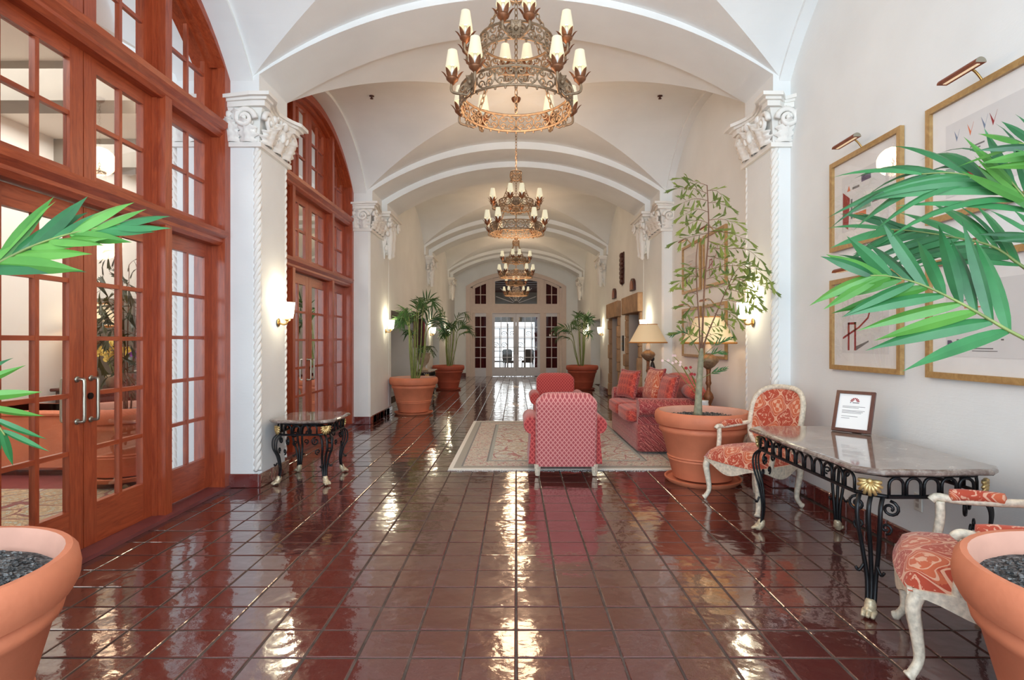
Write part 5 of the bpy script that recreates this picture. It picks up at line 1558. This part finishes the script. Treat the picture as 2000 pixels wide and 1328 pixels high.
# ------------------------------------------------------------------ framed prints on the right wall
def framed_print(label, yc, zc, art, w=.86, h=.74, x=XR, light=True, fr='gilt_wood'):
    t = thing('framed_print', label, 'picture', (x, yc, zc), 0, 'framed prints on the right wall')
    # local: facing -X; a runs along -Y (left to right as seen), up Z
    P = lambda a, z, d: (-d, -a, z)
    b = .038; m = MB()
    hw, hh = w / 2, h / 2
    for (A0, A1, Z0, Z1) in ((-hw, hw, hh - b, hh), (-hw, hw, -hh, -hh + b), (-hw, -hw + b, -hh + b, hh - b), (hw - b, hw, -hh + b, hh - b)):
        m.prism([(A0, Z0), (A1, Z0), (A1, Z1), (A0, Z1)], P, .004, .035)
    m.build('frame', fr, t)
    MB().prism([(-hw + b, -hh + b), (hw - b, -hh + b), (hw - b, hh - b), (-hw + b, hh - b)], P, .004, .012).build('mat_board', 'mat_board', t)
    pw, ph = hw * .66, hh * .60
    pr_ = MB().prism([(-pw, -ph - .01), (pw, -ph - .01), (pw, ph - .01), (-pw, ph - .01)], P, .0125, .0135).build('print', 'print_paper', t)
    for (col, pts) in art:
        MB().prism([(a * pw, z * ph - .01) for a, z in pts], P, .0137, .0145).build('drawing', col, pr_)
    MB().prism([(-hw + b, -hh + b), (hw - b, -hh + b), (hw - b, hh - b), (-hw + b, hh - b)], P, .020, .022).build('glass', 'picture_glass', t)
    if light:
        m = MB(); N = 10
        vs = []
        for i in range(N + 1):
            a = PI * i / N
            vs += [P(-.14, hh + .03 + .03 * math.sin(a), .15 + .03 * math.cos(a)), P(.14, hh + .03 + .03 * math.sin(a), .15 + .03 * math.cos(a))]
        m.add(vs, [(2 * i, 2 * i + 1, 2 * i + 3, 2 * i + 2) for i in range(N)])
        m.add([vs[0], vs[1], vs[-1], vs[-2]], [(0, 1, 2, 3)])
        lo = m.build('picture_light', 'copper', t, 40)
        [MB().add([vs[2 * i + e_] for i in range(N + 1)], [tuple(range(N + 1))]).build('end_cap', 'nickel', lo) for e_ in (0, 1)]
        MB().prism([(-.12, hh + .0275), (.12, hh + .0275), (.12, hh + .0298), (-.12, hh + .0298)], P, .14, .158).build('diffuser', 'lamp_diffuser', lo)
        MB().tube(smoothpath([P(0, hh + .05, .13), P(0, hh + .055, .08), P(0, hh + .0, .03), P(0, hh - .02, .03)], 4), .007, 6).build('arm', 'brass', lo, True)
        l = bpy.data.lights.new('picture_glow', 'SPOT'); l.energy = 2.2; l.color = (1, .8, .5); l.spot_size = R(125); l.spot_blend = .8; l.shadow_soft_size = .03
        lo2 = bpy.data.objects.new('picture_glow', l); COL.objects.link(lo2); lo2.parent = t; lo2.location = P(0, hh + .015, .15); lo2.rotation_euler = (0, R(35), 0)
    return t
bar = lambda x0, x1, z0, z1: [(x0, z0), (x1, z0), (x1, z1), (x0, z1)]
art_room = [('ink_red', [(-.95, -.75), (-.7, -.95), (-.62, .15), (-.95, .45)]), ('ink_orange', [(-.75, .42), (-.6, .42), (-.66, .62)]), ('ink_violet', bar(-.1, .3, .55, .8)), ('ink_green', bar(-.45, .3, -.4, -.02)),
            ('ink_grey', bar(-.58, -.5, -.6, .1)), ('ink_orange', bar(-.45, .1, -.62, -.45)), ('ink_grey', bar(.35, .8, -.3, -.2)), ('ink_grey', bar(-.5, -.2, .42, .5))]
art_tower = [('ink_red', bar(-.72, -.64, -.9, .1)), ('ink_red', bar(-.42, -.34, -.9, .1)), ('ink_red', bar(-.72, -.34, .02, .10)), ('ink_red', [(-.95, -.5), (-.2, -.12), (.2, .2), (.38, .75), (.34, .75), (.15, .24), (-.22, -.06), (-.95, -.42)]), ('ink_grey', [(-.34, -.9), (.2, -.6), (.2, -.55), (-.34, -.75)])]
art_plants = [('ink_blue', [(-.7, .45), (-.76, .75), (-.68, .55), (-.62, .75)]), ('ink_orange', [(-.35, .45), (-.42, .78), (-.33, .55), (-.26, .78)]), ('ink_blue', [(.0, .45), (-.08, .8), (.02, .55), (.08, .8)]), ('ink_red', [(.2, .45), (.12, .8), (.22, .55), (.3, .8)]),
              ('ink_grey', bar(-.35, .0, .12, .16)), ('ink_grey', bar(-.35, -.1, .04, .08)), ('ink_grey', bar(-.8, -.62, .0, .04)), ('ink_green', bar(-1.0, -.75, -.6, -.2)), ('ink_red', bar(-.7, -.1, -.62, -.45))]
art_plan = [('ink_violet', [(-.95, -.95), (-.75, -.95), (-.75, -.7), (-.85, -.55), (-.95, -.55)]), ('ink_red', bar(-.66, -.6, -.8, -.72))] + [('ink_grey', bar(-.7 + .18 * k, -.64 + .18 * k, -.56, -.52)) for k in range(7)] + [('ink_grey', bar(-.3, .2, -.78, -.75)), ('ink_grey', bar(-.3, .3, -.84, -.82)), ('ink_grey', bar(-.5, .2, .5, .53)), ('ink_orange', bar(-.5, .0, .3, .33))]
for (yy, up_, lab, art) in ((4.24, True, 'framed print of a red-walled room interior with lamp reflections, picture light above', art_room), (4.24, False, 'framed print of a red tower frame and rising red curve', art_tower),
                            (3.147, True, 'framed print with a row of small coloured plants, largely behind palm leaves', art_plants), (3.147, False, 'framed print of a small plan with a violet block, behind the palm frond', art_plan),
                            (8.40, True, 'framed pale print behind the fishtail plant, upper row beside the second pillar', art_plan), (8.40, False, 'framed pale print behind the far lampshade, lower row', art_plants),
                            (7.42, True, 'framed warm-lit print behind the fishtail stems, upper row beside the sconce pillar', art_tower), (7.42, False, 'framed warm-lit print behind the fishtail stems, lower row', art_room)):
    framed_print(lab, yy, 2.535 if up_ else 1.56, art)

# standing notice on the console table
t = thing('notice_frame', 'dark wooden frame with a printed notice standing on the console table', 'frame', (2.36, 3.915, .781), R(-50))
tl = Matrix.Rotation(R(-21), 4, 'X')
P3 = lambda a, z, d: tuple(tl @ Vector((a, -d, z)))
w, h, b = .125, .30, .022
m = MB()
for (A0, A1, Z0, Z1) in ((-w, w, h - b, h), (-w, w, 0, b), (-w, -w + b, b, h - b), (w - b, w, b, h - b)):
    m.prism([(A0, Z0), (A1, Z0), (A1, Z1), (A0, Z1)], P3, -.012, .010)
m.build('frame', 'dark_wood', t)
pp = MB().prism([(-w + b, b), (w - b, b), (w - b, h - b), (-w + b, h - b)], P3, -.008, 0).build('paper', 'paper_white', t)
for k in range(7):      # fan-shaped emblem
    a0, a1 = PI * k / 7 + .05, PI * (k + 1) / 7 - .05
    q = lambda r_, a: (r_ * math.cos(a), .222 + r_ * math.sin(a))
    MB().prism([q(.012 if abs(k - 3) > 0 else .02, a0), q(.030, a0), q(.030, a1), q(.012 if abs(k - 3) > 0 else .02, a1)], P3, 0, .0006).build('emblem', 'ink_red', pp)
for (z, x0, x1) in ((.212, -.030, -.022), (.212, -.014, .028), (.185, -.075, .07), (.176, -.075, .03), (.155, -.075, .07), (.146, -.075, .06), (.137, -.075, .05), (.112, -.075, .03), (.098, -.075, -.02)):
    MB().prism(bar(x0, x1, z, z + (.006 if z > .2 else .003)), P3, 0, .0006).build('text_line', 'ink_grey', pp)
MB().prism(bar(-.03, .03, .0, .2), lambda a, z, d: (a, .014 + .10 * (1 - z / .2) + d * .3 + .2 * .38 * z / .2, z), 0, .01).build('easel_back', 'dark_wood', t)

# wall outlet
t = thing('wall_outlet', 'white electrical outlet low on the wall under the console table', 'outlet', (XR, 3.68, .355))
MB().bev(-.008, 0, -.036, .036, -.058, .058, .004).build('cover_plate', 'white_plastic', t)
for z in (-.02, .02): MB().bev(-.012, -.008, -.016, .016, z - .014, z + .014, .003).build('socket', 'elevator_grey', t)

# fire sprinklers and downlights on the vaults
for (px, py, Y, lab) in ((726, 193, 7.35, 'small brown sprinkler head on the vault above the second red doorway'), (1289, 193, 7.35, 'small brown sprinkler head on the vault above the tall plant')):
    p = at(px, py, Y)
    z = 4.0
    fB, _ = arc(1.72, ZS, ZA); z = max(fA(p.x), fB(p.y - 7.78)); Y2 = Y * (z - H) / (p.z - H)
    p = at(px, py, Y2); z = max(fA(p.x), fB(p.y - 7.78))
    t = thing('sprinkler', lab, 'sprinkler', (p.x, p.y, z))
    MB().lathe([(.035, .0), (.035, -.008), (.012, -.012), (.010, -.035), (.024, -.038), (.024, -.042)], 12).build('body', 'carved_dark', t, True)

# painting in the left passage
t = thing('framed_painting', 'tall narrow dark painting on the passage return behind the palms', 'picture', (-2.72, 15.58, 1.25))
MB().box(-.16, .16, -.02, .0, 0, .85).build('frame', 'ink_red', t)
MB().box(-.13, .13, -.026, -.02, .03, .82).build('canvas', 'carved_dark', t)

# ------------------------------------------------------------------ the side room behind the red doors: furnishings
t = thing('planter_trough', 'long smooth terracotta trough behind the red glazed doors', 'planter', (-5.16, 6.3, -.02))
MB().bev(-.78, .78, -.36, .36, .06, .70, .03).build('body', 'terracotta', t)
MB().bev(-.80, .80, -.38, .38, .62, .70, .03).build('rim', 'terracotta', t)
MB().box(-.74, .74, -.32, .32, 0, .06).build('plinth', 'dark_wood', t)
pc = pot('terracotta pot on castors behind the red glazed doors', (-3.95, 5.62, .06))
for k in range(5):
    a = 2 * PI * k / 5 + .3
    MB().tube([(.30 * math.cos(a), .30 * math.sin(a) - .012, -.05), (.30 * math.cos(a), .30 * math.sin(a) + .012, -.05)], .03, 12).build('castor', 'nickel', pc)
df = thing('fishtail_plant', 'dark fishtail palm seen through the red glazed doors', 'plant', (-3.95, 5.62, .72))
rn = random.Random(41); BR = []
for k in range(6):
    a = rn.uniform(0, 2 * PI); top = Vector((.15 * math.cos(a), .15 * math.sin(a), rn.uniform(1.0, 1.8)))
    stem = [Vector((.04 * math.cos(a), .04 * math.sin(a), -.06)), top * .5, top]
    BR.append((stem, .010, False))
    for q in range(5):
        f_ = .35 + .65 * q / 4; b = rn.uniform(0, 2 * PI); p = top * f_
        BR.append(([p, p + Vector((.14 * math.cos(b), .14 * math.sin(b), .06)), p + Vector((.26 * math.cos(b), .26 * math.sin(b), -.02))], .004, True))
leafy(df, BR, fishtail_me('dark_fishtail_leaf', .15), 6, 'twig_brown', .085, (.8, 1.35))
t = thing('cabinet', 'tall grey cabinet with shelves against the wall behind the red doors', 'cabinet', (-5.7, 8.75, -.02))
MB().box(-.28, .28, -.9, .9, 0, 2.05).build('body', 'cabinet_grey', t)
for z in (.55, 1.0, 1.45): MB().box(.28, .30, -.88, .88, z, z + .03).build('shelf_edge', 'side_wall', t)
for y in (-.45, .45): MB().box(.28, .295, y - .4, y + .4, 1.5, 1.98).build('door_panel', 'elevator_grey', t)
t = thing('sideboard', 'dark sideboard carrying orchids and a lamp behind the red glazed doors', 'sideboard', (-5.3, 7.35, -.02))
MB().bev(-.6, .6, -.25, .25, .12, .80, .01).build('body', 'dark_wood', t)
MB().bev(-.65, .65, -.28, .28, .80, .84, .01).build('top', 'dark_wood', t)
for sx in (-1, 1):
    for sy in (-1, 1): MB().box(sx * .55 - .03, sx * .55 + .03, sy * .2 - .03, sy * .2 + .03, 0, .12).build('foot', 'dark_wood', t)
def orchid_pot(label, loc, mat, seed):
    t = thing('orchid', label, 'plant', loc)
    MB().lathe([(.07, 0), (.10, .14), (.105, .16)], 14).build('vase', 'stone_urn', t, True)
    rn = random.Random(seed)
    for k in range(5):
        a = rn.uniform(0, 2 * PI); e = Vector((.22 * math.cos(a), .22 * math.sin(a), rn.uniform(.35, .6)))
        pth = smoothpath([(0, 0, .14), e * .5 + Vector((0, 0, .2)), e], 5)
        st = MB().tube(pth, .005, 5).build('stem', 'stem_green', t, True)
        for q in range(4):
            p = pth[-1 - q * 2]; m = MB()
            for w in range(5):
                b = 2 * PI * w / 5
                leaf_grid(m, p + Vector((rn.uniform(-.03, .03), 0, 0)), (math.cos(b), .2, math.sin(b)), (.5, -.8, 0), .05, .055, .3, 5, 0, 1, .2)
            m.build('blossom', mat, st, True)
    for k in range(6):
        a = 2 * PI * k / 6
        leaf_grid(MB(), (0, 0, .15), (math.cos(a), math.sin(a), .6), (math.cos(a), math.sin(a), .3), .07, .26, .6, 7, 0, 1, .2).build('leaf', 'dark_fishtail_leaf', t, True)
orchid_pot('yellow orchid on the dark sideboard behind the red doors', (-5.28, 7.28, .82), 'orchid_yellow', 3)
orchid_pot('purple orchid on the dark sideboard behind the red doors', (-4.80, 7.34, .82), 'orchid_purple', 8)
table_lamp('cream-shaded lamp on the dark sideboard behind the red doors', (-5.62, 7.38, .82), 3)
t = thing('framed_print', 'pale framed print on the wall of the room behind the red doors', 'picture', (-5.98, 10.7, 1.9))
MB().box(0, .03, -.4, .4, -.35, .35).build('frame', 'white_paint', t)
MB().box(.03, .034, -.34, .34, -.29, .29).build('print', 'ink_green', t)
